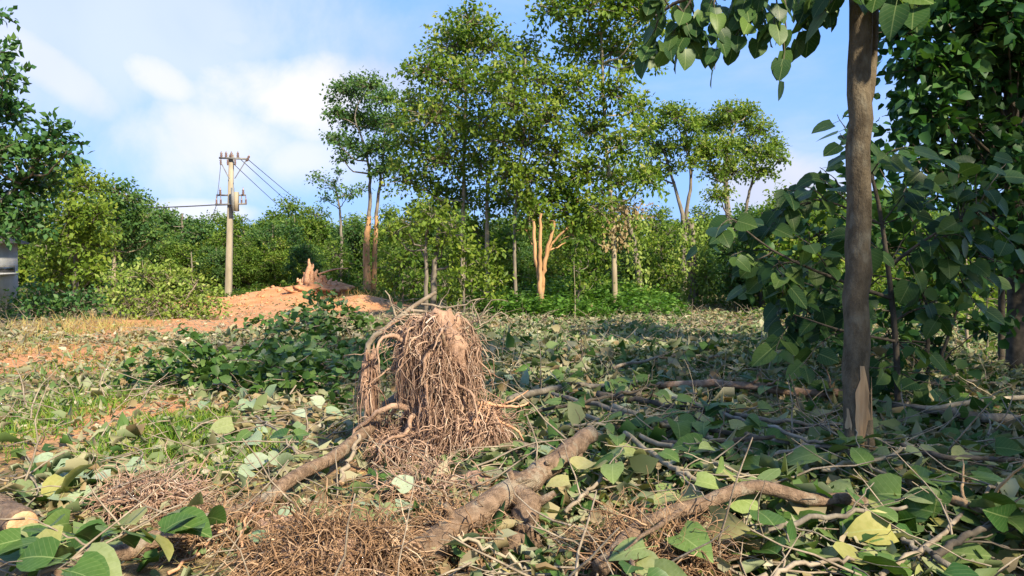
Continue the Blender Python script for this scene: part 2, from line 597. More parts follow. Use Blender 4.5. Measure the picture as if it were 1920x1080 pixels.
# ------------------------------------------------------------------ ground
def soil_mask(x, y):
    s = 1.1 * bump(x, y, -10.5, 33, 4.5, 4.5) + 1.0 * bump(x, y, -8.6, 33, 2.6, 3) + .95 * bump(x, y, -5.8, 30, 2.6, 3)
    s += 1.1 * bump(x, y, -8.6, 13.0, 3.0, 1.8) + 1.0 * bump(x, y, -9, 21, 3.0, 6) + .9 * bump(x, y, -7.5, 26, 2.5, 5) + .55 * bump(x, y, -4.2, 7.5, 1.5, 2.5) + .5 * bump(x, y, -2.8, 10, 2.0, 2.0)
    s += .8 * bump(x, y, 4.6, 29, 2.0, 2.0) + .5 * bump(x, y, 7, 21, 3, 4) + .55 * bump(x, y, -.8, 6.0, 1.0, 1.4)
    return np.clip(s, 0, 1)


gx = np.concatenate([-np.geomspace(500, 14, 34)[:-1], np.arange(-14, 14.01, .13), np.geomspace(14, 500, 34)[1:]])
gy = np.concatenate([np.linspace(-120, -6, 14)[:-1], np.arange(-6, 3, .6), np.arange(3, 15, .10), np.arange(15, 46, .3), np.geomspace(46, 900, 36)])
XX, YY = np.meshgrid(gx, gy)
ZZ = hgt(XX, YY)
gg = Geo()
nx, ny = len(gx), len(gy)
ii = (np.arange(ny - 1)[:, None] * nx + np.arange(nx - 1)[None, :]).ravel()
gg.add(np.stack([XX, YY, ZZ], -1).reshape(-1, 3), None, np.stack([ii, ii + 1, ii + nx + 1, ii + nx], -1), soil_mask(XX, YY).ravel())
tag(obj('ground', gg, M['ground'], smooth=True), 'red-brown soil of the cleared plot', kind='structure')


# ------------------------------------------------------------------ trees
def crown_sprays(geo, wood, clumps, dens, leaf, spread=0.55, per=6, shape=LEAF2, tint_lo=0.0, tint_hi=1.0, droop=0.25, twig=True, flat=1.0):
    """leaf sprays through the volume of each clump; every spray sits on a twig"""
    for (c, r) in clumps:
        c, r = np.asarray(c, float), np.asarray(r, float)
        n = max(6, int(dens * (r[0] * r[1] + r[0] * r[2] + r[1] * r[2]) / 3.0))
        u = rnd_unit(n)
        u[:, 2] = np.where(u[:, 2] < -0.6, -u[:, 2] * .6, u[:, 2])
        f = rng.random(n) ** 0.42
        pos = c + u * r * f[:, None]
        if twig and wood is not None:
            sel = rng.random(n) < 0.5
            st = c + (pos[sel] - c) * .1 + rng.normal(size=(sel.sum(), 3)) * .04
            mid = (st + pos[sel]) / 2 + np.array([0, 0, .06]) * r[2]
            strands(wood, np.stack([st, mid, pos[sel]], 1), np.array([.018, .011, .006])[None] * (0.6 + leaf), 3)
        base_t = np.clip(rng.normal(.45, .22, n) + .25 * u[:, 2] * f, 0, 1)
        k = per
        out = unit(u + np.array([0, 0, -.1]))
        P = np.repeat(pos, k, 0)
        O = np.repeat(out, k, 0)
        tpar = np.tile(np.linspace(-.5, .6, k), n)
        side = unit(np.cross(O, rnd_unit(n * k)))
        P = P + O * (tpar * leaf * spread * 4)[:, None] * flat + side * leaf * .25
        L = unit(O * .55 + side * .9 + np.array([0, 0, -droop]))
        N = unit(np.array([0, 0, .8]) + rng.normal(size=(n * k, 3)) * .8)
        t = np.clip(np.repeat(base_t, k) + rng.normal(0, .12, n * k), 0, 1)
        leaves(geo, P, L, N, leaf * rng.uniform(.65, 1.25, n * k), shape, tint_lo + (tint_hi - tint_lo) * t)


def pxclumps(lst, Y, depth=1.0, sq=1.0):
    out = []
    for (px, py, r) in lst:
        y = Y + rng.uniform(-depth, depth)
        rr = r * 1.12 * y / FPX
        out.append((at(px, py, y), (rr, rr, rr * sq)))
    return out


def make_tree(name, label, stems, clumps, leaf_m, bark_m, leaf=.16, dens=60, group=None, cat='tree', per=6, limb_r=.035, shape=LEAF2,
              droop=.25, hook=None, tint=(0, 1), base=None, upper=(), limb_m=None):
    """stems: list of (points, r0, r1). Empty at the base > trunk, crown."""
    if base is None:
        base = stems[0][0][0]
    t = thing(name, label, cat, base, group)
    wood, twigs, crown = Geo(), Geo(), Geo()
    nodes = []
    for pts, r0, r1 in stems:
        p = limb(wood, pts, r0, r1, 16, 8, wob=.015)
        nodes.append((p, np.linspace(r0, r1, 16)))
    for pts, r0, r1 in upper:
        p = limb(twigs, pts, r0, r1, 16, 7, wob=.02)
        nodes.append((p, np.linspace(r0, r1, 16)))
    allp = np.concatenate([n_[0] for n_ in nodes])
    allr = np.concatenate([n_[1] for n_ in nodes])
    for (c, r) in clumps:
        d = allp - np.asarray(c)
        cost = np.linalg.norm(d, axis=1) + 1.2 * np.maximum(d[:, 2] + .5, 0)
        i = int(np.argmin(cost))
        a = allp[i]
        mid = (a + c) / 2 + np.array([0, 0, -.12]) * np.linalg.norm(a - c) + rng.normal(size=3) * .08
        limb(twigs, [a, mid, c], min(limb_r, allr[i] * .8), limb_r * .35, 7, 5, wob=.02)
    if hook:
        hook(wood, twigs, crown)
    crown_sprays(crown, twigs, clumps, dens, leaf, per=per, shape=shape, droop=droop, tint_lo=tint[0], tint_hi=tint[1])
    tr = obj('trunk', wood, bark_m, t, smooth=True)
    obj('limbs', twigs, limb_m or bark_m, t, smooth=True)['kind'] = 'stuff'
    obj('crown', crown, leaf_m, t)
    return t


def stem_px(lst, Y, r0, r1, root=True):
    pts = [at(px, py, Y) for px, py in lst]
    if root:
        pts[0][2] = float(hgt(pts[0][0], pts[0][1])) - .1
    return (pts, r0, r1)


# the tall group in the middle of the clearing
make_tree('tall_tree', 'tall dark green tree with pale forked trunk and pointed crown, beside the yellow-green tree',
          [stem_px([(868, 590), (868, 450), (870, 330), (872, 200), (880, 60)], 26, .085, .03),
           stem_px([(914, 590), (913, 450), (916, 340), (930, 265), (925, 150)], 26, .085, .03)],
          pxclumps([(885, 45, 42), (850, 95, 55), (915, 95, 52), (798, 140, 48), (855, 165, 58), (775, 205, 40), (815, 225, 55), (925, 170, 50), (870, 245, 48),
                    (775, 275, 45), (835, 305, 55), (765, 340, 42), (815, 370, 42), (900, 310, 45), (905, 235, 40), (790, 410, 28), (870, 375, 40), (945, 380, 45), (895, 440, 38), (845, 60, 20)], 26, 1.3),
          M['leaf_mid'], M['bark_pale'], leaf=.16, dens=150)
make_tree('tall_tree', 'tall yellow-green tree of the middle group, its crown full of young leaves',
          [stem_px([(968, 588), (965, 450), (972, 330), (985, 200), (985, 110)], 24.3, .06, .03)],
          pxclumps([(985, 105, 38), (955, 140, 40), (1010, 160, 45), (965, 205, 52), (1030, 225, 45), (985, 270, 55), (940, 265, 40), (1045, 290, 45), (1000, 340, 50),
                    (950, 335, 45), (1060, 350, 40), (1005, 400, 35), (1050, 195, 35)], 24.3, 1.0),
          M['leaf_yel'], M['bark_grey'], leaf=.16, dens=150)
make_tree('tall_tree', 'tallest tree of the middle group, slim trunk rising out of low green herbs',
          [stem_px([(1153, 592), (1152, 470), (1145, 380), (1135, 260), (1130, 120), (1125, -60)], 25, .10, .03)],
          pxclumps([(1040, 20, 42), (1105, 15, 52), (1165, 20, 52), (1215, 35, 45), (1085, 95, 48), (1150, 100, 55), (1205, 115, 38), (1080, 165, 42), (1150, 180, 45),
                    (1195, 205, 30), (1110, 250, 48), (1165, 275, 42), (1215, 245, 22), (1100, 330, 45), (1160, 345, 45), (1210, 340, 35), (1060, -45, 50), (1140, -70, 60), (1210, -50, 50),
                    (1120, 395, 38), (1090, 430, 34)], 25, 1.3),
          M['leaf_mid'], M['bark_pale'], leaf=.18, dens=145, tint=(.2, 1))


def vines_on(px0, px1, py0, py1, Y, n, mat_leaf, size, tree, name='vine', rad=.35):
    """a sleeve of hanging vine leaves round a trunk"""
    g, w = Geo(), Geo()
    px, py = rng.uniform(px0, px1, n), rng.uniform(0, 1, n) ** .9 * (py1 - py0) + py0
    pts = np.array([at(a, c, Y) for a, c in zip(px, py)])
    ang = rng.uniform(0, 2 * math.pi, n)
    pts[:, 1] += np.sin(ang) * rad
    leaves(g, pts, unit(rng.normal(size=(n, 3)) * .6 + np.array([0, -.2, -1])), unit(rng.normal(size=(n, 3)) + np.array([0, -1.0, .4])),
           size * rng.uniform(.6, 1.3, n), LEAF2, np.clip(rng.normal(.5, .25, n), 0, 1))
    return obj(name, g, mat_leaf, tree)


for lab, cl_, Y, lm in [
        ('dense dark bush filling the gap between the pale forked trunk and the orange stems', [(900, 500, 34), (940, 480, 38), (880, 540, 30), (930, 535, 36), (975, 520, 28), (955, 450, 30), (900, 455, 26), (860, 500, 26)], 29, 'leaf_mid'),
        ('dark bush beside the tallest tree, behind the herbs', [(1080, 480, 36), (1110, 450, 32), (1065, 525, 32), (1105, 520, 36), (1135, 490, 28), (1050, 460, 22)], 29.5, 'leaf_mid'),
        ('leafy bush under the small two-trunked tree', [(755, 500, 30), (780, 530, 30), (740, 535, 28), (770, 475, 24), (835, 535, 26), (850, 490, 24)], 27, 'leaf_far'),
        ('dark bush in the gap beside the tan vine-draped trunk', [(1235, 470, 32), (1250, 520, 34), (1230, 430, 26), (1255, 440, 24), (1230, 550, 26)], 31, 'leaf_mid'),
        ('yellow-green sapling thicket in front of the pale forked trunk', [(870, 470, 22), (905, 500, 24), (880, 530, 24), (925, 470, 18), (850, 555, 22), (910, 550, 24), (940, 530, 18), (860, 510, 18)], 22.6, 'leaf_yel'),
        ('light leafy sapling growing up in front of the dark bush by the tallest tree', [(1085, 450, 18), (1105, 480, 20), (1080, 510, 20), (1115, 530, 20), (1090, 545, 20), (1068, 480, 14)], 23.5, 'leaf_far'),
        ('leafy bush at the foot of the orange vine-wrapped trunk', [(735, 480, 22), (640, 520, 28), (630, 480, 28), (740, 520, 24), (650, 545, 22)], 35.5, 'leaf_far')]:
    make_tree('understory_bush', lab, [stem_px([(cl_[0][0], 575), (cl_[0][0], 530), (cl_[0][0] + 4, 490)], Y, .04, .015)], pxclumps(cl_, Y, .7), M[lm], M['bark_grey'], leaf=.16, dens=150, cat='bush', limb_r=.02)

# layered umbrella tree on the left of the group, trunk glowing orange and wrapped in vines
tD = make_tree('umbrella_tree', 'flat-layered tree with orange trunk, standing behind the dirt mound with dry grass',
               [stem_px([(690, 560), (687, 470), (692, 405)], 34, .19, .10), stem_px([(700, 560), (703, 470), (706, 405)], 34.2, .13, .08)],
               pxclumps([(650, 175, 34), (690, 165, 34), (722, 190, 30), (632, 215, 22), (665, 225, 34), (705, 235, 34), (628, 262, 22), (655, 275, 24), (690, 285, 26), (725, 275, 30),
                         (715, 320, 26), (745, 235, 32), (740, 310, 22), (645, 300, 14)], 34, 1.3, .75),
               M['leaf_blue'], M['bark_orange'], leaf=.16, dens=230, limb_r=.045, limb_m=M['bark_grey'],
               upper=[stem_px([(692, 412), (694, 350), (688, 290), (665, 220)], 34, .09, .03, False), stem_px([(705, 412), (712, 350), (718, 290), (725, 220)], 34.2, .08, .03, False)])
vines_on(675, 725, 395, 545, 33.9, 130, M['leaf_vine'], .17, tD, rad=.3)
make_tree('umbrella_tree', 'small sparse tree whose thin crown tops the wood beside the flat-layered tree',
          [stem_px([(640, 555), (640, 450), (635, 380), (625, 335)], 44, .10, .03)],
          pxclumps([(598, 335, 18), (640, 325, 14), (622, 352, 22), (655, 365, 24), (610, 372, 18), (585, 330, 10), (680, 355, 16)], 44, 1.2, .6),
          M['leaf_blue'], M['bark_grey'], leaf=.18, dens=70)
make_tree('umbrella_tree', 'airy tree with bare forked limbs under its crown, behind the vine-covered stump',
          [stem_px([(1283, 560), (1282, 440), (1278, 395), (1262, 340), (1240, 270)], 36, .15, .04),
           stem_px([(1284, 470), (1288, 395), (1296, 330), (1285, 240)], 36, .12, .04, False)],
          pxclumps([(1232, 240, 28), (1270, 222, 32), (1300, 240, 24), (1245, 285, 32), (1285, 275, 28), (1225, 325, 26), (1300, 310, 20), (1220, 285, 18), (1260, 320, 18), (1315, 235, 28), (1320, 275, 26), (1250, 215, 24), (1205, 260, 18)], 36, 1.3, .8),
          M['leaf_mid'], M['bark_grey'], leaf=.17, dens=170, limb_r=.06, tint=(.25, 1))
make_tree('umbrella_tree', 'rounded bright green tree on a thick vine-clad trunk beside the airy forked tree',
          [stem_px([(1378, 560), (1372, 450), (1362, 370), (1360, 300), (1380, 230)], 37, .22, .05),
           stem_px([(1392, 470), (1400, 390), (1410, 340), (1420, 290)], 37, .10, .03, False)],
          pxclumps([(1345, 240, 34), (1385, 222, 34), (1418, 250, 34), (1355, 285, 36), (1400, 290, 38), (1440, 290, 26), (1335, 320, 24), (1375, 325, 34), (1425, 325, 28), (1462, 300, 14), (1350, 370, 26), (1365, 210, 24), (1405, 212, 20), (1455, 275, 20), (1320, 290, 24)], 37, 1.3, .8),
          M['leaf_mid'], M['bark_grey'], leaf=.17, dens=180, limb_r=.06, tint=(.25, 1))

# several orange stems from one base, in the middle
tM = make_tree('many_stemmed_tree', 'tree of several bare orange stems fanning from one base behind the green herbs',
               [stem_px([(1013, 575), (1011, 525), (1003, 470), (1000, 415)], 23.6, .105, .045),
                stem_px([(1013, 560), (1013, 515), (1012, 460), (1015, 400)], 23.5, .085, .04, False),
                stem_px([(1015, 560), (1018, 515), (1026, 470), (1040, 415)], 23.7, .09, .045, False),
                stem_px([(1015, 545), (1022, 495), (1036, 455), (1062, 430)], 23.8, .05, .03, False)],
               pxclumps([(1000, 390, 30), (1035, 380, 32), (1065, 400, 32), (985, 430, 22), (1085, 380, 30), (1070, 440, 24)], 24.4, .5),
               M['leaf_mid'], M['bark_orange'], leaf=.17, dens=130)
tS = make_tree('small_tree', 'small tree on two bare trunks between the orange trunk and the tall pale trunks',
               [stem_px([(799, 580), (799, 520), (798, 470), (800, 420)], 23, .07, .035),
                stem_px([(812, 582), (814, 520), (818, 470), (826, 420)], 23.1, .11, .045)],
               pxclumps([(770, 420, 34), (810, 410, 38), (850, 430, 36), (785, 455, 24), (830, 460, 26), (740, 440, 24), (870, 470, 24)], 23, .8),
               M['leaf_yel'], M['bark_grey'], leaf=.15, dens=100)
# vine-draped trunks
tV = make_tree('vine_draped_tree', 'leaning dead trunk draped in tan dried vines beside the tallest tree',
               [stem_px([(1200, 570), (1196, 500), (1185, 440), (1170, 385)], 27, .14, .07)],
               pxclumps([(1165, 395, 30), (1195, 400, 28)], 27, .4), M['leaf_dry'], M['bark_grey'], leaf=.16, dens=60, cat='tree')
vines_on(1128, 1178, 385, 470, 24.8, 300, M['leaf_dry'], .15, tV, 'dried_vine', .35)
vines_on(1172, 1218, 400, 548, 26.4, 420, M['leaf_vine'], .15, tV, 'vine', .3)
tV2 = make_tree('vine_column', 'broken trunk turned into a column of bright green creeper',
                [stem_px([(1300, 575), (1298, 500), (1296, 430), (1292, 410)], 28, .2, .1)],
                pxclumps([(1290, 425, 18), (1310, 520, 34), (1330, 545, 26), (1295, 470, 22)], 28, .4), M['leaf_vine'], M['bark_grey'], leaf=.15, dens=90)
vines_on(1268, 1335, 410, 565, 27.8, 900, M['leaf_vine'], .16, tV2, 'vine', .45)
tV3 = make_tree('vine_column', 'stump heaped with pale tan creeper at the sunny far edge of the clearing',
                [stem_px([(1395, 580), (1393, 520), (1390, 480)], 28.5, .18, .1)],
                pxclumps([(1395, 500, 24), (1400, 540, 30), (1375, 555, 22)], 28.5, .4), M['leaf_dry'], M['bark_grey'], leaf=.15, dens=80)
vines_on(1365, 1425, 470, 570, 28.2, 450, M['leaf_vine'], .15, tV3, 'vine', .45)

# left edge
make_tree('broadleaf_tree', 'dark broad-leaved tree overhanging the pale house',
          [stem_px([(-40, 610), (-38, 480), (-30, 330), (-25, 180), (-20, 60)], 20, .16, .05), stem_px([(-34, 420), (40, 340), (100, 270)], 20, .06, .03, False)],
          pxclumps([(-15, 110, 40), (5, 150, 30), (-20, 200, 50), (15, 215, 30), (25, 290, 40), (-20, 290, 50), (70, 300, 36), (105, 262, 30), (125, 285, 20), (40, 360, 48), (-10, 390, 55), (80, 350, 28),
                    (50, 420, 42), (0, 445, 25), (95, 240, 18), (-5, 30, 18), (70, 260, 16)], 20, 1.1),
          M['leaf_dark'], M['bark_grey'], leaf=.21, dens=130, tint=(.2, 1))
make_tree('broadleaf_tree', 'bushy yellow-green tree between the dark broad-leaved tree and the grey-green one',
          [stem_px([(140, 590), (142, 500), (140, 400), (142, 340)], 28, .12, .04)],
          pxclumps([(140, 335, 32), (110, 370, 34), (165, 360, 34), (130, 415, 42), (180, 405, 34), (150, 460, 44), (105, 450, 38), (190, 460, 30), (125, 510, 42), (175, 520, 32), (85, 520, 30), (95, 330, 18)], 28, 1.2),
          M['leaf_yel'], M['bark_grey'], leaf=.18, dens=160)
make_tree('broadleaf_tree', 'grey-green tree with a pale slim trunk behind the sunny bush',
          [stem_px([(212, 585), (213, 500), (216, 430), (222, 370)], 33, .10, .04)],
          pxclumps([(215, 362, 26), (245, 375, 28), (200, 395, 28), (235, 415, 38), (268, 415, 26), (205, 440, 28), (255, 455, 32), (285, 450, 22), (225, 480, 22)], 33, 1.2),
          M['leaf_blue'], M['bark_pale'], leaf=.18, dens=160)

# ---- generic wood trees: three models, then copies
def generic(name, h, w, leaf_m, seed, label, group, loc, dens=110, leaf=.19):
    rr = np.random.default_rng(seed)
    cl = []
    for _ in range(34):
        u = unit(rr.normal(size=3))
        z = h * (.46 + .46 * u[2] * rr.random() ** .3)
        wr = w * (1 - .5 * abs(z / h - .5))
        r_ = w * rr.uniform(.22, .36)
        cl.append((np.array([u[0] * wr * .7, u[1] * wr * .7, max(z, .5)]), (r_, r_, r_ * .95)))
    pts = [np.array([0, 0, -.15]), np.array([.1, .05, h * .3]), np.array([-.05, .1, h * .6]), np.array([.1, 0, h * .85])]
    t = make_tree(name, label, [(pts, .13, .04)], cl, leaf_m, M['bark_grey'], leaf=leaf, dens=dens, group=group, base=(0, 0, 0))
    t.location = loc
    return t


LAB = 'leafy green tree packed into the wood closing off the clearing'
GRP = 'trees of the wood behind the clearing'
PL = 'tree of the wood with its crown showing over the dirt mound'
protos = [generic('wood_tree', 5.4, 2.4, M['leaf_far'], 1, 'fresh green ' + PL, GRP, (-13, 52, 0)),
          generic('wood_tree', 5.0, 2.6, M['leaf_mid'], 2, 'deep green ' + PL, GRP, (-8.5, 54, 0)),
          generic('wood_tree', 5.8, 2.3, M['leaf_blue'], 3, 'bluish green ' + PL, GRP, (-4, 53, 0))]
spots = []
for px in range(260, 1560, 50):
    spots.append((px + random.uniform(-20, 20), random.uniform(47, 52), random.uniform(.85, 1.12)))
for px in range(-150, 2100, 105):
    spots.append((px + random.uniform(-25, 25), random.uniform(58, 68), random.uniform(1.0, 1.35)))
for px in list(range(300, 660, 55)) + list(range(720, 1450, 60)):
    spots.append((px + random.uniform(-15, 15), random.uniform(43, 46), random.uniform(.50, .68)))
for px in range(1430, 2150, 60):
    spots.append((px + random.uniform(-15, 15), random.uniform(24, 34), random.uniform(.7, 1.0)))
for px in range(1480, 2150, 60):
    spots.append((px + random.uniform(-15, 15), random.uniform(38, 46), random.uniform(.9, 1.15)))
for px in range(-200, 260, 70):
    spots.append((px + random.uniform(-15, 15), random.uniform(38, 44), random.uniform(.75, .95)))
COLW = ['fresh green', 'deep green', 'bluish green']
for i, (px, Y, s) in enumerate(spots):
    x = (px - 960) / FPX * Y
    zone = ('beyond the pale house' if px < 290 else 'behind the utility pole and dirt mound' if px < 680 else 'behind the tall middle trees' if px < 1240 else
            'behind the airy forked tree' if px < 1480 else 'beyond the young broad-leaved tree')
    lay = 'low bushy tree' if s < .7 else 'tree deep in the wood' if Y > 56 else 'tree of the wood'
    wood_label = COLW[i % 3] + ' ' + lay + ' ' + zone
    wood_group = 'wood trees ' + zone
    copy_tree(protos[i % 3], (x, Y, float(hgt(x, Y)) - .05), random.uniform(0, 6.28), (s * random.uniform(.95, 1.15), s * random.uniform(.95, 1.15), s * random.uniform(.92, 1.1)), wood_label, wood_group)

# trees standing beside and behind the viewer: their crowns shade the foreground
big = generic('shade_tree', 8.5, 2.7, M['leaf_mid'], 9, 'tall leafy tree at the edge of the plot, beside the viewer', 'trees shading the near ground', (6.3, .2, 0), dens=26, leaf=.22)

copy_tree(big, (7.4, 2.8, 0), 1.1, (.95, .95, 1.0), 'leafy tree at the edge of the plot, next beyond the viewer', None)
copy_tree(big, (9.9, 6.2, 0), 2.6, (1.0, 1.0, 1.1), 'leafy tree at the edge of the plot, beside the dark dense tree', None)

# ------------------------------------------------------------------ bushes and herbs
tB = make_tree('sunny_bush', 'sunlit yellow-green bush heaped beside the utility pole',
               [stem_px([(300, 610), (300, 560), (290, 520)], 24, .04, .015), stem_px([(330, 605), (350, 560), (370, 530)], 24, .04, .015),
                stem_px([(270, 605), (245, 560), (230, 530)], 24, .04, .015)],
               pxclumps([(225, 530, 32), (270, 520, 34), (320, 525, 34), (365, 540, 34), (395, 570, 28), (240, 575, 40), (300, 570, 44), (355, 585, 40), (270, 610, 36), (325, 615, 36), (210, 555, 24), (385, 600, 26)], 24, .8),
               M['leaf_vine'], M['bark_twig'], leaf=.13, dens=150, cat='bush', limb_r=.02)
make_tree('low_bush', 'low dark green bush at the foot of the dark broad-leaved tree',
          [stem_px([(60, 620), (60, 580), (65, 560)], 22.5, .03, .01)],
          pxclumps([(10, 585, 34), (55, 580, 36), (100, 585, 34), (140, 580, 36), (170, 570, 30), (75, 555, 28)], 22.5, .6), M['leaf_dark'], M['bark_twig'], leaf=.15, dens=110, cat='bush', limb_r=.02, tint=(.3, 1))


def plants(geo, n, cx, cy, rx, ry, hmin, hmax, leaf, per=10, lean=.35, tlo=0., thi=1., shape=LEAF2):
    a, r = rng.uniform(0, 6.283, n), np.sqrt(rng.random(n))
    x, y = cx + rx * r * np.cos(a), cy + ry * r * np.sin(a)
    z = hgt(x, y)
    hh = rng.uniform(hmin, hmax, n) * (1 - .55 * r ** 3)
    top = np.stack([x + rng.normal(0, lean, n) * hh, y + rng.normal(0, lean, n) * hh, z + hh], -1)
    bot = np.stack([x, y, z - .02], -1)
    strands(geo, np.stack([bot, (bot + top) / 2 + rng.normal(size=(n, 3)) * .02, top], 1), np.array([.006, .005, .003])[None], 3, .35)
    f = rng.uniform(.2, 1.05, (n, per))
    P = (bot[:, None] * (1 - f[..., None]) + top[:, None] * f[..., None]).reshape(-1, 3)
    u = rng.normal(size=(n * per, 3))
    u[:, 2] = np.abs(u[:, 2]) * .3 - .05
    leaves(geo, P, u, np.array([0, 0, 1]) + rng.normal(size=(n * per, 3)) * .4, leaf * rng.uniform(.6, 1.3, n * per), shape,
           np.clip(tlo + (thi - tlo) * np.repeat(np.clip(rng.normal(.5, .25, n), 0, 1), per) + rng.normal(0, .08, n * per), 0, 1))


g = Geo()
plants(g, 900, 2.3, 26.2, 3.3, 1.9, .4, 1.05, .16, 12)
plants(g, 420, 1.0, 22.6, 1.9, 1.0, .4, .8, .15, 11)
plants(g, 300, 4.0, 24.5, 1.6, 1.6, .3, .7, .15, 10)
plants(g, 300, -.5, 26.5, 1.7, 1.5, .3, .8, .15, 10)
tag(obj('green_herbs', g, M['herb']), 'mass of fresh green herbs round the tallest tree', 'herbs', kind='stuff')
g = Geo()
plants(g, 400, -5.0, 34.5, 3, 1.6, .3, .8, .13, 8, thi=.7)
plants(g, 500, 8.5, 30, 6, 3, .3, 1.0, .15, 8)
plants(g, 400, -19, 30, 4, 3, .3, .9, .15, 8)
plants(g, 400, -11, 38.5, 5, 1.6, .3, .9, .15, 8)
plants(g, 400, 12, 20, 6, 4, .3, 1.0, .15, 8)
plants(g, 350, 1, 33, 7, 3, .4, 1.2, .15, 8)
tag(obj('undergrowth', g, M['leaf_far']), 'weedy undergrowth along the edge of the wood', 'undergrowth', kind='stuff')


def blades(geo, n, cx, cy, rx, ry, l0, l1, tlo=0, thi=1, wid=.5, up=1.0):
    a, r = rng.uniform(0, 6.283, n), rng.random(n) ** .6
    x, y = cx + rx * r * np.cos(a), cy + ry * r * np.sin(a)
    P = np.stack([x, y, hgt(x, y) - .01], -1)
    L = rng.normal(size=(n, 3)) * .5
    L[:, 2] = np.abs(L[:, 2]) + up * .6
    leaves(geo, P, L, rnd_unit(n), rng.uniform(l0, l1, n), BLADE, rng.uniform(tlo, thi, n), wid, rng.uniform(1, 5, n))


g = Geo()
for (px, py, wx, wy, n) in [(70, 790, 170, 70, 4200), (310, 820, 110, 45, 2600), (180, 690, 120, 35, 900), (30, 640, 90, 40, 900), (430, 870, 120, 50, 900), (280, 730, 90, 40, 500), (640, 690, 80, 30, 300)]:
    c = gnd(px, py)
    blades(g, n, c[0], c[1], wx * c[1] / FPX, abs(gnd(px, py - wy)[1] - c[1]), .07, .19, 0, .9, .8)
tag(obj('grass', g, M['grass']), 'short green grass in patches on the red soil', 'grass', kind='stuff')
g = Geo()
for (px, py, wx, wy, n, l) in [(120, 612, 90, 16, 500, .45), (690, 563, 80, 12, 900, .55), (180, 625, 80, 14, 350, .4), (60, 655, 70, 12, 200, .3), (350, 640, 100, 12, 250, .3), (1330, 585, 160, 14, 1100, .4), (1440, 590, 100, 14, 700, .35), (470, 570, 80, 10, 200, .3)]:
    c = gnd(px, py)
    blades(g, n, c[0], c[1], wx * c[1] / FPX, abs(gnd(px, py - wy)[1] - c[1]) * .8, l * .4, l, 0, 1, .45, .7)
tag(obj('dry_grass', g, M['straw']), 'straw-coloured dry grass on the sunny soil', 'dry grass', kind='stuff')

# ------------------------------------------------------------------ litter
def density(x, y):
    px = 960 + x / y * FPX
    right = 1 / (1 + np.exp(-(px - 870) / 45.0))
    right = np.where(y > 11, 1 / (1 + np.exp(-(px - 820) / 40.0)), right)
    left = .16 + .30 * (vnoise(x, y, .8, 3) > .52)
    soil = soil_mask(x, y)
    left = left * (1 - .75 * soil)
    d = left + (1 - left) * right
    d = np.where((y > 23) & (right < .5), .1, d)
    return d * (.45 + .85 * vnoise(x, y, 1.1, 8))


def litter(geo, n, y0, y1, size, shape, lift, tmean, hmax):
    yy = y0 + (y1 - y0) * rng.random(n * 4) ** .8
    xx = rng.uniform(-.74, .74, n * 4) * yy
    keep = rng.random(n * 4) < density(xx, yy) * yy / y1 * 1.2
    xx, yy = xx[keep][:n], yy[keep][:n]
    m = len(xx)
    pile = .35 + .65 * density(xx, yy)
    z = hgt(xx, yy) + .012 + rng.random(m) ** 1.6 * hmax * pile
    N = np.array([0, 0, 1.0]) + rng.normal(size=(m, 3)) * lift
    L = rng.normal(size=(m, 3))
    L[:, 2] *= .35
    px = 960 + xx / yy * FPX
    tn = np.clip(rng.normal(tmean, .26, m) + .22 * (vnoise(xx, yy, .6, 20) - .5) + .14 * (px < 850), 0, 1)
    leaves(geo, np.stack([xx, yy, z], -1), L, N, size * rng.uniform(.35, 1.4, m), shape, tn, rng.uniform(.38, 1.1, m), rng.uniform(-4.5, 5.5, m))


g = Geo()
litter(g, 26000, 2.6, 10, .10, LEAF6, .7, .48, .17)
litter(g, 5200, 2.6, 12, .165, LEAF6, .6, .44, .20)
litter(g, 38000, 8, 16, .095, LEAF6, .75, .55, .26)
litter(g, 4000, 9, 18, .17, LEAF6, .7, .5, .32)
litter(g, 32000, 14, 31, .12, LEAF2, .75, .58, .28)
tag(obj('leaf_litter', g, M['litter']), 'deep litter of torn green and drying leaves over the cleared ground', 'leaf litter', kind='stuff')

# chopped twigs through the litter
g = Geo()
n = 9000
yy = 3 + 23 * rng.random(n) ** .9
xx = rng.uniform(-.7, .7, n) * yy
kp = rng.random(n) < np.clip(density(xx, yy) + .12, 0, 1)
xx, yy = xx[kp], yy[kp]
m = len(xx)
st = np.stack([xx, yy, hgt(xx, yy) + .01 + rng.random(m) * .16], -1)
d = rng.normal(size=(m, 3))
d[:, 2] = d[:, 2] * .22 + .04
strands(g, grow(st, d, 5, rng.uniform(.05, .17, m), .0, .16, .004), np.linspace(1, .45, 6)[None] * rng.uniform(.003, .009, m)[:, None], 4)
tag(obj('twig_litter', g, M['bark_twig'], smooth=True), 'chopped twigs strewn through the leaf litter', 'twigs', kind='stuff')

g = Geo()
n = 5200
yy = 3 + 14 * rng.random(n) ** .9
xx = rng.uniform(-.7, .12, n) * yy
st = np.stack([xx, yy, hgt(xx, yy) + .008 + rng.random(n) * .05], -1)
L = rng.normal(size=(n, 3)) * [1, 1, .15]
leaves(g, st, L, [0, 0, 1.0] + rng.normal(size=(n, 3)) * .5, rng.uniform(.05, .2, n), BLADE, rng.random(n), .9, rng.uniform(-3, 3, n))
tag(obj('straw_litter', g, M['straw']), 'dry straw and leaf shreds lying on the open soil', 'straw', kind='stuff')

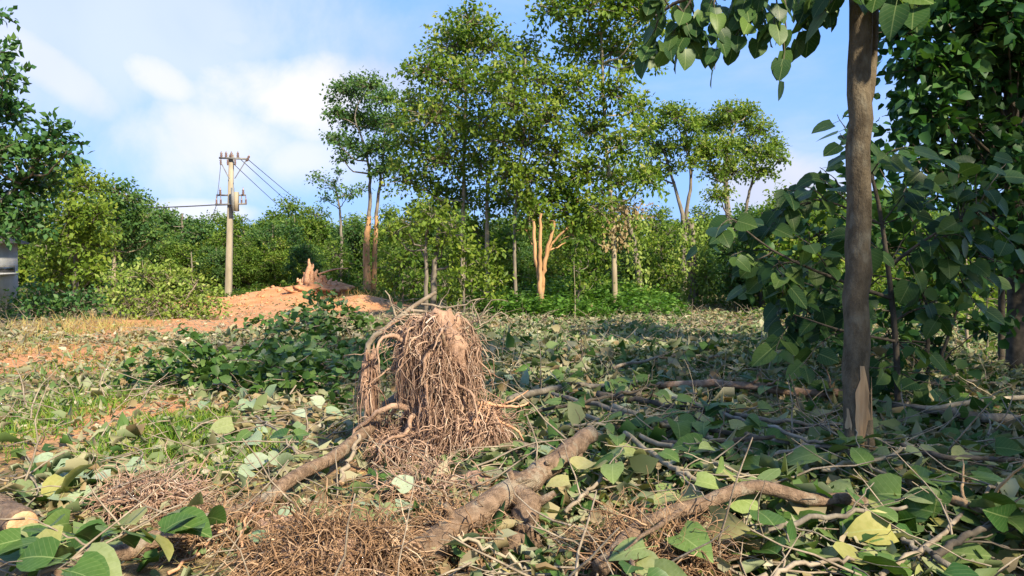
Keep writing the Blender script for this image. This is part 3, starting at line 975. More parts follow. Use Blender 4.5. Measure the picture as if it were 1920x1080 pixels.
# ------------------------------------------------------------------ big single leaves: shared meshes
def big_leaf_mesh(name, mat, fold, curl, twist, wid, petiole=.35, wave=0.0, pdir=-1):
    xs = np.array([0, .10, .30, .52, .74, .90, 1.0])
    ws = np.array([.0, .36, .455, .43, .29, .12, 0]) * wid
    off = np.array([0, -.10, -.03, .0, .02, .01, 0])
    V, F = [], []
    def z(x, y):
        return fold * abs(y) - curl * x * x + twist * x * y + wave * math.sin(x * 11) * abs(y)
    mid, lf, rt = [], [], []
    for i in range(7):
        mid.append(len(V)); V.append((xs[i], 0, z(xs[i], 0)))
    for i in range(1, 6):
        lf.append(len(V)); V.append((xs[i] + off[i], ws[i], z(xs[i], ws[i])))
    for i in range(1, 6):
        rt.append(len(V)); V.append((xs[i] + off[i], -ws[i], z(xs[i], -ws[i])))
    T, Q = [], []
    for s, sd in ((1, lf), (-1, rt)):
        tri = lambda a, b_, c: T.append((a, b_, c) if s > 0 else (a, c, b_))
        tri(mid[0], mid[1], sd[0])
        for i in range(4):
            tri(mid[i + 1], mid[i + 2], sd[i]); tri(mid[i + 2], sd[i + 1], sd[i])
        tri(mid[5], mid[6], sd[4])
    g = Geo().add(np.array(V), T)
    if petiole:
        a = np.array([[0, 0, 0], [-.5 * petiole, 0, .02], [-petiole, 0, .10 * petiole]])
        strands(g, a[None], np.array([[.013, .012, .014]]), 3)
    me = g.mesh(name, smooth=True)
    me.materials.append(mat)
    return me


def leaf_set(mat, k, seed, pet=.35, lo=.0, hi=.45, cl=(.05, .5)):
    r_ = np.random.default_rng(seed)
    return [big_leaf_mesh('leaf', mat, r_.uniform(lo, hi), r_.uniform(*cl), r_.uniform(-.3, .3), r_.uniform(.85, 1.12), pet, r_.uniform(0, .12)) for _ in range(k)]


LV = {k: leaf_set(M[k], 6, i + 40) for i, k in enumerate(['big_green', 'big_ground', 'big_pale', 'big_yellow'])}
from mathutils import Matrix


def put_leaf(mesh, P, L, N, size, parent=None, base=(0, 0, 0), name='leaf'):
    L = unit(L)
    Wv = unit(np.cross(N, L))
    N = np.cross(L, Wv)
    o = bpy.data.objects.new(name, mesh)
    COL.objects.link(o)
    Mx = Matrix(((L[0], Wv[0], N[0]), (L[1], Wv[1], N[1]), (L[2], Wv[2], N[2])))
    o.rotation_euler = Mx.to_euler()
    o.location = tuple(float(c) for c in (np.asarray(P) - np.asarray(base)))
    o.scale = (float(size),) * 3
    if parent is not None:
        o.parent = parent
    return o


PET = .35   # petiole length in leaf lengths; a leaf's origin is the blade's base


def leafy_twig(wood, pts, r0, r1, n, size, hang=.7, k=9, out=None, sides=5):
    """a twig with leaves alternating left and right; returns leaf frames (origin, L, N, size)"""
    p = limb(wood, pts, r0, r1, k, sides, wob=.006)
    res = []
    for i in range(n):
        f = .18 + .82 * (i + .5) / n if n > 1 else 1
        u = f * (k - 1)
        a = min(int(u), k - 2)
        q = p[a] * (1 - u + a) + p[a + 1] * (u - a)
        t = unit(p[a + 1] - p[a])
        sd = unit(np.cross(t, [0, 0, 1.0])) * (1 if i % 2 else -1)
        L = unit(t * .45 + sd * rng.uniform(.3, 1.0) + np.array([0, 0, -hang]) + rng.normal(size=3) * .25)
        s = size * rng.uniform(.7, 1.2)
        N = unit(np.array([0, 0, 1.0]) + sd * .35 + np.array([0, -.9, 0]) + rng.normal(size=3) * .4)
        res.append((q + L * PET * s, L, N, s))
    return res


def put_leaves(frames, meshes, parent, base, limit=300, rest_mat=None):
    fr = list(frames)
    fr.sort(key=lambda q: -q[3] / max(q[0][1], .5) - (0 if (abs(q[0][0]) < .70 * q[0][1] and (CH + q[0][1] * .39 > q[0][2])) else -10))
    for i, (P, L, N, s) in enumerate(fr[:limit]):
        put_leaf(meshes[int(rng.integers(len(meshes)))], P, L, N, s, parent, base)
    if len(fr) > limit and rest_mat is not None:
        g = Geo()
        q = fr[limit:]
        leaves(g, np.array([a[0] for a in q]), np.array([a[1] for a in q]), np.array([a[2] for a in q]), np.array([a[3] for a in q]), LEAF6, rng.random(len(q)))
        o = obj('foliage', g, rest_mat, parent)
        o['kind'] = 'stuff'


# ------------------------------------------------------------------ the near tall-trunked tree
b0 = gnd(1608, 884)
b0[2] = float(hgt(b0[0], b0[1])) - .05
YT = b0[1]
tT = thing('tall_trunk_tree', 'straight tall tree with stripped bark at its foot and big heart-shaped leaves', 'tree', b0)
w = Geo()
limb(w, [b0, at(1606, 700, YT), at(1609, 480, YT), at(1611, 250, YT), at(1614, 0, YT), at(1612, -250, YT), at(1600, -560, YT)], .094, .062, 30, 14, wob=.007, rough=.12)
limb(w, [at(1612, 225, YT + .02), at(1628, 150, YT + .06), at(1634, 40, YT + .1), at(1645, -120, YT + .2), at(1690, -330, YT + .4)], .055, .04, 12, 8)
# buttress flare at the foot
for a in (0.3, 2.2, 3.6, 5.2):
    dv = np.array([math.cos(a), math.sin(a), 0])
    limb(w, [b0 + dv * .05 + [0, 0, .42], b0 + dv * .10 + [0, 0, .16], b0 + dv * .21 + [0, 0, 0.0]], .05, .045, 6, 7)
obj('trunk', w, M['bark_trunk'], tT, smooth=True)
# stripped patches: thin shells of bare wood standing proud of the bark
def strip_patch(z0, z1, a0, a1, rad):
    g = Geo()
    za = np.linspace(z0, z1, 9)
    aa = np.linspace(a0, a1, 6)
    V = []
    for i, z in enumerate(za):
        e = .28 * math.sin(i * 2.1) * (a1 - a0) / 4
        cx = b0[0] + (at(1606, 700, YT)[0] - b0[0]) * min(1, z / (at(1606, 700, YT)[2] - b0[2]))
        half = (a1 - a0) / 2 * (math.sin(math.pi * (i + .35) / 8.7) ** .7) * (1 + .25 * math.sin(i * 3.3))
        for a in (a0 + a1) / 2 + np.linspace(-half, half, 6):
            rr = rad - .029 - .012 * z
            V.append((cx + math.cos(a + e) * rr, b0[1] + math.sin(a + e) * rr, b0[2] + z))
    Q = [(i * 6 + j, i * 6 + j + 1, i * 6 + j + 7, i * 6 + j + 6) for i in range(8) for j in range(5)]
    return g.add(np.array(V), None, Q)


obj('bare_patch', strip_patch(.06, .80, -2.1, -1.0, .133), M['bark_strip'], tT, smooth=True)
obj('bare_patch', strip_patch(.30, .72, -.85, -.35, .133), M['bark_strip'], tT, smooth=True)
obj('bare_patch', strip_patch(.05, .50, -2.9, -2.3, .132), M['bark_strip'], tT, smooth=True)
br = Geo()
fr = []
top = at(1612, -60, YT)
# the bough reaching left over the clearing, its twigs hanging into view
bough = limb(br, [at(1612, -90, YT), at(1540, -110, YT - .2), at(1440, -60, YT - .3), at(1330, -20, YT - .2), at(1230, 30, YT)], .035, .010, 14, 6, wob=.015)
bough2 = limb(br, [at(1612, -130, YT), at(1520, -150, YT + .5), at(1420, -130, YT + .9), at(1290, -60, YT + 1.0)], .03, .010, 12, 6, wob=.015)
bough3 = limb(br, [at(1540, -112, YT - .2), at(1500, -50, YT - .6), at(1470, -20, YT - .8)], .02, .008, 8, 6)
for pts in [[(1330, -20), (1345, 40), (1340, 130)], [(1300, -10), (1270, 45), (1250, 90)], [(1240, 25), (1225, 60), (1215, 100)], [(1380, -35), (1385, 30), (1370, 75)], [(1440, -55), (1415, 20), (1370, 80), (1355, 125)],
            [(1450, -55), (1455, 20), (1445, 60)], [(1470, -20), (1472, 50), (1465, 150)], [(1470, -25), (1510, 10), (1490, 90)], [(1400, -45), (1430, 10), (1425, 70)], [(1290, -5), (1310, 40), (1325, 85)],
            [(1270, 10), (1290, 50), (1280, 95)], [(1360, -30), (1320, 20), (1300, 55)], [(1420, -45), (1400, -5), (1395, 30)], [(1500, -50), (1530, -10), (1560, 20)], [(1255, 15), (1235, -10), (1210, 10)]]:
    yy0 = YT + rng.uniform(-.35, .25)
    fr += leafy_twig(br, [at(*pts[0], YT - .2), at(*pts[1], yy0), at(*pts[2], yy0)], .007, .003, 8, .128, .8)
for pts in [[(1420, -130), (1430, -40), (1425, 30)], [(1350, -90), (1340, -20), (1345, 40)], [(1300, -70), (1280, -10), (1290, 30)], [(1470, -140), (1480, -60), (1480, 10)], [(1290, -60), (1240, -20), (1230, 30)], [(1380, -110), (1390, -20), (1380, 20)]]:
    fr += leafy_twig(br, [at(*pts[0], YT + .9), at(*pts[1], YT + .8), at(*pts[2], YT + .8)], .007, .003, 8, .13, .8)
# leaves round the top of the trunk in view
for _ in range(7):
    a = rng.uniform(0, 6.283)
    s0 = at(1612, rng.uniform(-40, 10), YT)
    fr += leafy_twig(br, [s0, s0 + [math.cos(a) * .2, math.sin(a) * .2, .05], s0 + [math.cos(a) * .38, math.sin(a) * .38, -.12]], .007, .003, 4, .2, .8)
# crown above the frame (it shades the ground)
for i in range(46):
    a = i * 2.399
    z0 = rng.uniform(4.6, 7.2)
    ln = rng.uniform(1.3, 2.9)
    s0 = np.array([tT.location[0], YT, z0])
    dv = np.array([math.cos(a), math.sin(a), rng.uniform(.0, .5)])
    e = s0 + dv * ln
    limb(br, [s0, s0 + dv * ln * .5 + [0, 0, .15], e], .03, .01, 7, 5)
    for j in range(4):
        q = s0 + dv * ln * rng.uniform(.35, 1)
        dd = rng.normal(size=3) * .5 + dv * .5
        fr += leafy_twig(br, [q, q + dd * .3, q + dd * .6 + [0, 0, -.12]], .008, .003, 6, .22, .4, 5, sides=3)
obj('boughs', br, M['twig_dark'], tT, smooth=True)
M['big_rest'] = leaf_mat('big_rest', [(0, G(0.022, 0.058, 0.019)), (.5, G(0.040, 0.092, 0.025)), (.85, G(0.078, 0.136, 0.034)), (1, G(0.115, 0.184, 0.043))], .30, .45)
put_leaves(fr, LV['big_green'], tT, b0, 300, M['big_rest'])

# ------------------------------------------------------------------ leafy young tree behind the tall trunk
YS = 7.6
bs = gnd(1690, 790)
bs = np.array([(1690 - 960) / FPX * YS, YS, 0])
bs[2] = float(hgt(bs[0], bs[1])) - .05
tY = thing('young_broadleaf_tree', 'young tree with very broad dark leaves crowding behind the tall trunk', 'tree', bs)
w = Geo()
fr = []
limb(w, [bs, at(1680, 650, YS), at(1665, 500, YS), at(1640, 350, YS), at(1600, 260, YS)], .035, .012, 14, 7)
limb(w, [at(1672, 560, YS), at(1560, 520, YS - .2), at(1450, 470, YS - .2), at(1360, 400, YS)], .02, .007, 10, 6)
limb(w, [at(1665, 500, YS), at(1750, 440, YS), at(1830, 400, YS + .2)], .02, .008, 8, 6)
limb(w, [at(1680, 640, YS), at(1580, 620, YS - .3), at(1490, 590, YS - .3)], .016, .006, 8, 6)
limb(w, [at(1650, 420, YS), at(1560, 380, YS), at(1480, 370, YS)], .014, .006, 8, 6)
tw = [((1640, 350), (1600, 290), (1575, 250)), ((1600, 390), (1560, 350), (1530, 330)), ((1560, 385), (1510, 360), (1470, 355)), ((1520, 380), (1470, 400), (1440, 430)), ((1480, 375), (1440, 400), (1410, 420)),
      ((1560, 520), (1530, 470), (1490, 440)), ((1500, 490), (1450, 500), (1420, 540)), ((1450, 470), (1400, 470), (1370, 480)), ((1400, 430), (1370, 410), (1345, 430)), ((1540, 515), (1540, 560), (1530, 610)),
      ((1490, 590), (1470, 620), (1455, 660)), ((1580, 620), (1540, 640), (1500, 690)), ((1600, 625), (1570, 580), (1530, 560)), ((1660, 480), (1620, 450), (1580, 430)), ((1665, 500), (1700, 440), (1740, 400)),
      ((1750, 440), (1770, 480), (1800, 510)), ((1800, 415), (1820, 370), (1850, 350)), ((1700, 475), (1720, 530), (1740, 570)), ((1680, 600), (1730, 580), (1780, 600)), ((1680, 640), (1730, 650), (1760, 680)),
      ((1640, 600), (1600, 560), (1560, 540)), ((1655, 420), (1690, 370), (1720, 340)), ((1630, 330), (1660, 290), (1700, 280)), ((1590, 450), (1560, 480), (1520, 500)), ((1650, 520), (1620, 550), (1600, 590)),
      ((1450, 480), (1470, 530), (1460, 570)), ((1750, 450), (1790, 440), (1840, 460)), ((1680, 660), (1640, 680), (1600, 720)), ((1690, 700), (1740, 720), (1790, 720)), ((1520, 590), (1490, 560), (1460, 600)),
      ((1620, 300), (1590, 250), (1570, 215)), ((1830, 400), (1860, 340), (1890, 300)), ((1830, 400), (1870, 430), (1900, 460)), ((1800, 410), (1790, 350), (1780, 310)), ((1700, 380), (1730, 320), (1760, 290)), ((1690, 690), (1650, 720), (1620, 740)), ((1770, 440), (1810, 540), (1840, 580))]
for a, c, e in tw:
    d1, d2 = rng.uniform(-.5, .5), rng.uniform(-.8, .8)
    fr += leafy_twig(w, [at(*a, YS), at(*c, YS + d1), at(*e, YS + d2)], .008, .003, 7, .205, .5)
    jx, jy = rng.uniform(-45, 45), rng.uniform(-40, 40)
    fr += leafy_twig(w, [at(*a, YS), at(c[0] + jx, c[1] + jy, YS + .3 - d1), at(e[0] + jx * 1.2, e[1] + jy * 1.2, YS + .6 - d2)], .008, .003, 7, .18, .5)
obj('trunk', w, M['twig_dark'], tY, smooth=True)
put_leaves(fr, LV['big_green'], tY, bs, 300, M['big_rest'])

# ------------------------------------------------------------------ dark tree at the edge
YE = 10.5
be = np.array([(1908 - 960) / FPX * YE, YE, 0])
be[2] = float(hgt(be[0], be[1])) - .05
tE = thing('edge_tree', 'dark dense tree with two black trunks where the plot meets the wood', 'tree', be)
w, tw_, cr = Geo(), Geo(), Geo()
limb(w, [be, at(1906, 500, YE), at(1900, 300, YE), at(1890, 50, YE), at(1880, -200, YE)], .13, .06, 18, 10)
limb(w, [at(1878, 690, YE + .6) * [1, 1, 0], at(1878, 560, YE + .6), at(1880, 420, YE + .6), at(1895, 300, YE + .4)], .05, .03, 12, 8)
cl = pxclumps([(1700, 60, 60), (1760, 20, 70), (1830, 60, 80), (1890, 30, 80), (1720, 130, 55), (1790, 140, 65), (1860, 160, 70), (1910, 120, 60), (1700, 190, 40), (1750, 220, 55), (1820, 240, 65), (1890, 250, 70),
               (1760, 290, 45), (1830, 320, 60), (1900, 340, 60), (1720, 300, 30), (1850, 400, 45), (1910, 430, 50), (1780, 350, 35), (1880, 500, 40), (1690, 250, 25), (1850, -40, 90), (1760, -60, 80), (1940, 300, 80), (1950, 100, 90), (1960, 480, 70)], YE, .9)
for c, r in cl:
    a = at(1893, 540 - (540 - 500) - 0, YE)
    zz = max(c[2] - 1.2, 1.4)
    a = np.array([be[0] - .03 * zz, YE, zz])
    limb(tw_, [a, (a + c) / 2 + [0, 0, -.1], c], .025, .01, 7, 5)
crown_sprays(cr, tw_, cl, 190, .16, per=5, shape=LEAF6, droop=.35)
obj('trunk', w, M['twig_dark'], tE, smooth=True)
obj('limbs', tw_, M['twig_dark'], tE, smooth=True)['kind'] = 'stuff'
obj('crown', cr, M['leaf_dark'], tE)
make_tree('shade_bush', 'shaded bush of small dark leaves between the young tree and the edge tree',
          [stem_px([(1740, 720), (1738, 600), (1730, 480)], 9.6, .035, .012), stem_px([(1745, 715), (1790, 600), (1820, 500)], 9.6, .025, .010)],
          pxclumps([(1480, 520, 40), (1530, 450, 45), (1560, 560, 45), (1600, 380, 50), (1640, 300, 40), (1660, 470, 55), (1700, 380, 50), (1720, 560, 50), (1760, 460, 50), (1790, 560, 50), (1800, 380, 45), (1840, 480, 45), (1680, 640, 45), (1750, 650, 45), (1580, 640, 40), (1840, 620, 40), (1510, 600, 34)], 9.6, .5),
          M['leaf_dark'], M['twig_dark'], leaf=.14, dens=105, limb_r=.015, cat='bush', tint=(.1, .9), shape=LEAF6)
# lighter saplings under it
make_tree('sapling', 'light green sapling in the sunny gap under the dark dense tree',
          [stem_px([(1815, 690), (1812, 560), (1815, 440)], 13, .03, .012)],
          pxclumps([(1810, 430, 45), (1850, 480, 40), (1790, 500, 40), (1840, 560, 45), (1790, 580, 40), (1830, 400, 35)], 13, .5), M['leaf_mid'], M['bark_twig'], leaf=.13, dens=110, limb_r=.015, tint=(.4, 1), cat='sapling')
for (px, py, h_, lab) in [(1077, 612, .95, 'thin pale sapling stem standing among the green herbs'), (1075, 650, 0, None), (1848, 700, .8, 'weedy shoot beside the dark trunks')]:
    if lab is None:
        continue
    c = gnd(px, py)
    c[2] = float(hgt(c[0], c[1]))
    t = thing('sapling', lab, 'sapling', c)
    w, cr = Geo(), Geo()
    limb(w, [c, c + [.02, 0, h_ * .7], c + [-.02, 0, h_ * 1.9]], .018, .006, 8, 5)
    P = c + np.stack([rng.normal(0, .12, 60), rng.normal(0, .12, 60), rng.uniform(.3, 2.0, 60) * h_], -1)
    leaves(cr, P, rng.normal(size=(60, 3)), [0, 0, 1.0] + rng.normal(size=(60, 3)) * .4, .12, LEAF2, rng.random(60))
    obj('stem', w, M['bark_pale'], t, smooth=True)
    obj('crown', cr, M['leaf_mid'], t)

# ------------------------------------------------------------------ uprooted stump and root masses
def lump(c, r, seed, amp=.28, n=24, sq=1.0):
    """noisy lump of root-bound soil"""
    th = np.linspace(0, math.pi, n)
    ph = np.linspace(0, 2 * math.pi, 2 * n, endpoint=False)
    T, P = np.meshgrid(th, ph, indexing='ij')
    d = np.stack([np.sin(T) * np.cos(P), np.sin(T) * np.sin(P), np.cos(T)], -1)
    nz = vnoise(d[..., 0] * 2 + d[..., 2] * 1.3, d[..., 1] * 2 - d[..., 2], 1.3, seed) + .5 * vnoise(d[..., 0] * 5 + d[..., 2] * 3, d[..., 1] * 5 + d[..., 2] * 2, 1.2, seed + 3) \
        + .3 * vnoise(d[..., 0] * 12 + d[..., 2] * 8, d[..., 1] * 12 - d[..., 2] * 7, 1.2, seed + 5)
    rad = 1 + amp * (nz - .9)
    d = np.sign(d) * np.abs(d) ** sq
    V = np.asarray(c) + d * rad[..., None] * np.asarray(r)
    m_ = 2 * n
    Q = []
    for i in range(n - 1):
        for j in range(m_):
            Q.append((i * m_ + j, (i + 1) * m_ + j, (i + 1) * m_ + (j + 1) % m_, i * m_ + (j + 1) % m_))
    return Geo().add(V.reshape(-1, 3), None, Q)


def root_hair(geo, c, r, n, ln, grav, wander, rad, up_bias=.3, steps=11, out=.8, jit=.5, hug=None):
    u = rnd_unit(n)
    u[:, 2] = np.abs(u[:, 2]) * (1 - up_bias) + u[:, 2] * up_bias
    st = np.asarray(c) + u * np.asarray(r) * rng.uniform(.75, 1.0, (n, 1))
    dv = u * out + rng.normal(size=(n, 3)) * jit
    P = grow(st, dv, steps, ln * rng.uniform(.5, 1.3, n) / steps, grav, wander, .003)
    if hug is not None:          # keep the strands draped over the lump instead of sinking into it
        hc, hr = np.asarray(hug[0]), np.asarray(hug[1])
        q = (P - hc) / hr
        l4 = (np.abs(q) ** 2.6).sum(-1, keepdims=True) ** (1 / 2.6)
        k_ = rng.uniform(1.0, 1.14, (n, 1, 1))
        P = np.where(l4 < k_, hc + q / np.maximum(l4, 1e-3) * k_ * hr, P)
        P = P + rng.normal(size=P.shape) * .006
    strands(geo, P, np.linspace(1, .3, steps + 1)[None] * rad * rng.uniform(.5, 1.7, n)[:, None] ** 1.3, 3, np.clip(rng.normal(.45, .25, n), 0, 1))


s0 = gnd(805, 862)
s0[2] = float(hgt(s0[0], s0[1]))
tU = thing('uprooted_stump', 'uprooted stump with a shaggy curtain of red-brown roots, standing on edge', 'stump', s0)
core = s0 + [0, 0, .62]
obj('root_ball', lump(core + [.06, .02, .10], (.25, .17, .38), 4, .9, sq=.85), M['soil_red'], tU, smooth=True)
obj('root_ball', lump(s0 + [.06, -.02, .22], (.21, .17, .36), 17, .6), M['soil_red'], tU, smooth=True)
obj('root_ball', lump(s0 + [-.49, .06, .54], (.065, .09, .30), 9, .8), M['soil_red'], tU, smooth=True)
obj('root_ball', lump(s0 + [.40, -.12, .16], (.2, .2, .2), 12, .5), M['soil_red'], tU, smooth=True)
g = Geo()
for k_, (ox, oy, oz, rx_, rz_, n_) in enumerate([(-.10, -.04, .26, .10, .24, 170), (.04, -.06, .20, .12, .34, 210), (.18, -.02, .18, .11, .32, 190), (.27, .02, .0, .09, .26, 130), (.10, -.12, -.18, .15, .30, 170), (.20, -.2, -.40, .18, .18, 150), (.42, -.15, -.36, .14, .18, 160), (-.15, -.25, -.48, .2, .12, 140)]):
    hg = (core + [ox, oy, oz], (rx_, .16, rz_))
    root_hair(g, core + [ox, oy, oz], (rx_ * 1.08, .18, rz_ * 1.05), n_, rng.uniform(.35, .6), .7, .17, .0036, out=.15, jit=.45, hug=hg, steps=13)
    root_hair(g, core + [ox, oy, oz], (rx_ * 1.15, .2, rz_), n_ // 3, .45, .22, .36, .0044, out=.4, jit=.7, hug=hg)
root_hair(g, core + [.12, -.02, .22], (.24, .2, .30), 160, .5, .6, .2, .0038, out=.15, jit=.5, up_bias=0, hug=(core + [.08, 0, .1], (.30, .19, .42)))
root_hair(g, core + [.02, 0, .35], (.26, .2, .14), 220, .35, .1, .36, .0034, out=.4, jit=.7)
root_hair(g, s0 + [-.49, .04, .56], (.075, .11, .28), 130, .4, .9, .14, .0036, out=.05, jit=.3)
root_hair(g, s0 + [-.30, .06, .15], (.12, .14, .12), 250, .3, .2, .3, .0036)
root_hair(g, s0 + [.44, -.12, .28], (.17, .2, .16), 450, .3, .25, .34, .0040)
root_hair(g, s0 + [.02, -.2, .12], (.24, .2, .12), 260, .35, .25, .34, .0034)
o = obj('fine_roots', g, M['root_fine'], tU, smooth=True)
o['kind'] = 'stuff'
for i in range(44):
    g = Geo()
    a = rng.uniform(0, 6.283)
    el_ = rng.uniform(-.9, 1.3)
    dv = np.array([math.cos(a) * math.cos(el_), math.sin(a) * math.cos(el_) - .25, math.sin(el_)])
    st = core + dv * [.20, .18, .48]
    P = grow(st[None], dv[None] + rng.normal(size=(1, 3)) * .3, 12, rng.uniform(.02, .07), rng.uniform(.05, .45), .3, .01)
    strands(g, P, np.linspace(1, .2, 13)[None] * rng.uniform(.006, .028), 6, rough=.2)
    obj('root', g, M['root'], tU, smooth=True)
for i in range(20):     # the orange broken roots on its side
    g = Geo()
    st = s0 + [.42 + rng.uniform(-.04, .08), -.08 + rng.uniform(-.1, .1), .42 + rng.uniform(-.06, .06)]
    dv = np.array([rng.uniform(-.5, 1.1), rng.uniform(-.8, .2), rng.uniform(-.5, .4)])
    P = grow(st[None], dv[None], 10, rng.uniform(.025, .045), .16, .25, .01)
    strands(g, P, np.linspace(1, .35, 11)[None] * rng.uniform(.008, .017), 5, rough=.2)
    obj('root', g, M['root_orange'], tU, smooth=True)
# limbs of the stump leaning up behind it
g = Geo()
YB = s0[1] + .1
limb(g, [s0 + [-.52, .05, .55], at(690, 650, YB), at(745, 600, YB), at(818, 548, YB + .1)], .030, .016, 12, 7, wob=.008)
limb(g, [at(745, 600, YB), at(735, 570, YB), at(722, 545, YB)], .012, .005, 6, 5, wob=.006)
limb(g, [at(770, 582, YB), at(830, 590, YB), at(880, 612, YB), at(915, 670, YB)], .014, .006, 10, 6, wob=.010)
limb(g, [at(790, 570, YB), at(850, 575, YB), at(900, 560, YB)], .010, .004, 8, 5, wob=.010)
limb(g, [core + [.15, 0, .35], at(890, 600, YB), at(925, 575, YB)], .010, .004, 8, 5, wob=.010)
for _ in range(46):
    st = at(rng.uniform(735, 905), rng.uniform(590, 650), YB + rng.uniform(-.15, .15))
    P = grow(st[None], np.array([[rng.uniform(-1, 1), rng.uniform(-.6, .6), rng.uniform(-.1, 1)]]), 8, .045, .1, .3)
    strands(g, P, np.linspace(.008, .002, 9)[None], 4)
obj('branch', g, M['bark_twig'], tU, smooth=True)

def root_mass(name, label, px, py, z, r, n, ln, mat_f, mat_r, nroots, seed, soil=True, grav=.15, wander=.4, rad=.0035):
    c = gnd(px, py, z)
    base = np.array([c[0], c[1], float(hgt(c[0], c[1]))])
    t = thing(name, label, 'roots', base)
    if soil:
        obj('root_ball', lump(np.array([c[0], c[1], base[2] + z * .55]), (r[0] * .8, r[1] * .8, r[2] * .8), seed), M['soil_red'], t, smooth=True)
    g = Geo()
    root_hair(g, np.array([c[0], c[1], base[2] + z * .6]), r, n, ln, grav, wander, rad)
    o = obj('fine_roots', g, mat_f, t, smooth=True)
    o['kind'] = 'stuff'
    for i in range(nroots):
        g = Geo()
        a = rng.uniform(0, 6.283)
        st = np.array([c[0] + math.cos(a) * r[0] * .6, c[1] + math.sin(a) * r[1] * .6, base[2] + z * rng.uniform(.4, 1.1)])
        P = grow(st[None], np.array([[math.cos(a), math.sin(a), rng.uniform(-.1, .5)]]), 11, rng.uniform(.02, .05), .12, .3, .008)
        strands(g, P, np.linspace(1, .3, 12)[None] * rng.uniform(.005, .013), 5, rough=.2)
        obj('root', g, mat_r, t, smooth=True)
    return t


root_mass('root_mat', 'tangled mat of brown hair roots heaped in front of the uprooted stump', 625, 1035, .20, (.38, .30, .20), 1900, .36, M['root_brown'], M['root'], 16, 21)
root_mass('root_mat', 'brown torn roots at the foot of the thick crooked branch among big green leaves', 1225, 1030, .14, (.30, .30, .14), 1300, .38, M['root_brown'], M['root'], 14, 22)
root_mass('root_mat', 'low pinkish tangle of roots beside the grass on the open soil', 285, 925, .08, (.30, .22, .09), 700, .35, M['root_fine'], M['root'], 10, 23, soil=False)
root_mass('root_mat', 'loose brown roots spilling down from the stump toward the propped log', 800, 905, .10, (.22, .28, .10), 480, .36, M['root_fine'], M['root'], 18, 26, soil=False)
root_mass('root_mat', 'thin roots scattered over the long brown root', 430, 985, .07, (.34, .26, .08), 500, .34, M['root_brown'], M['root'], 10, 27, soil=False)
root_mass('root_mat', 'small knot of roots between the thick sawn log and the stump', 860, 985, .12, (.22, .25, .12), 700, .30, M['root_brown'], M['root'], 8, 24)

# ------------------------------------------------------------------ logs and cut branches
def log(name, label, pts, r0, r1, mat, cut=(True, True), wob=.012, k=16, sides=12, cat='log', knobs=3):
    base = np.array(pts[0], float)
    t = thing(name, label, cat, (base[0], base[1], base[2]))
    g = Geo()
    p = limb(g, pts, r0, r1, k, sides, wob=wob, rough=.16, cap=True)
    for _ in range(knobs):
        i = int(rng.integers(2, k - 2))
        dv = unit(rng.normal(size=3) + [0, 0, .5])
        limb(g, [p[i], p[i] + dv * r0 * 1.1, p[i] + dv * r0 * 1.7 + [0, 0, .01]], r0 * .35, r0 * .2, 4, 6, cap=True)
    obj('bark', g, mat, t, smooth=False)
    for e, on in ((0, cut[0]), (-1, cut[1])):
        if not on:
            continue
        q, tdir = p[e], unit(p[e] - p[1 if e == 0 else -2])
        u = unit(np.cross(tdir, [0.1, .2, 1.0]))
        v = np.cross(tdir, u)
        rr = (r0 if e == 0 else r1)
        gd = Geo()
        V = []
        for ring, off in ((.96, .001), (.93, .006), (.5, .008), (0.02, .007)):
            for j in range(14):
                a = j * 2 * math.pi / 14
                V.append(q + tdir * off + rr * ring * (math.cos(a) * u + math.sin(a) * v))
        Q = [(i * 14 + j, i * 14 + (j + 1) % 14, (i + 1) * 14 + (j + 1) % 14, (i + 1) * 14 + j) for i in range(3) for j in range(14)]
        obj('cut_face', gd.add(np.array(V), None, Q), M['wood_cut'], t)
    return t


log('thick_log', 'thick brown log propped up out of the roots, its sawn end raised over yellowing leaves',
    [gnd(775, 1045, .10), gnd(880, 975, .17), gnd(985, 905, .26), gnd(1060, 850, .34), gnd(1106, 815, .36)], .082, .062, M['bark_log'], (False, True), wob=.010)
log('root_butt', 'broad brown root butt hanging down beneath the propped log',
    [gnd(965, 912, .26), gnd(985, 950, .18), gnd(980, 1000, .08), gnd(950, 1045, .02)], .095, .06, M['bark_log'], (False, False), cat='root', wob=.022, k=12, sides=14, knobs=6)
log('log', 'short brown log lying behind the propped log', [gnd(955, 845, .12), gnd(1010, 848, .12), gnd(1075, 858, .10)], .065, .06, M['bark_log'], (True, True))
log('long_root', 'long brown root trailing from the stump across the bare soil',
    [gnd(80, 1095, .05), gnd(240, 1030, .07), gnd(340, 1000, .07), gnd(480, 945, .10), gnd(560, 890, .16), gnd(650, 835, .22), gnd(748, 745, .42)], .048, .045, M['bark_log'], (False, False), k=26, cat='root')
log('sawn_log', 'short log showing a round orange sawn face, lying in big leaves', [gnd(42, 985, .12), gnd(5, 965, .12), gnd(-60, 940, .12)], .088, .09, M['bark_log'], (True, False))
log('stick', 'thin pale root lying on the bare soil beside the hair roots', [gnd(440, 1085, .04), gnd(455, 1010, .10), gnd(466, 965, .16), gnd(482, 938, .16)], .008, .006, M['root_orange'], (False, False), sides=6, cat='root', knobs=0)
log('stick', 'slender pale root running alongside the long brown root', [gnd(315, 1075, .04), gnd(390, 1020, .07), gnd(470, 972, .12), gnd(520, 955, .10)], .010, .006, M['root_orange'], (False, False), sides=6, cat='root', knobs=0)
log('stick', 'peeled pale stick lying on the grass edge', [gnd(25, 913, .03), gnd(70, 911, .04), gnd(112, 908, .04)], .020, .018, M['bark_pale'], sides=8, cat='stick', knobs=1)
log('stick', 'straight stick crossing in front of the propped log', [gnd(860, 1005, .22), gnd(930, 1035, .14), gnd(1000, 1075, .06)], .010, .008, M['bark_pale'], sides=6, cat='stick', knobs=0)
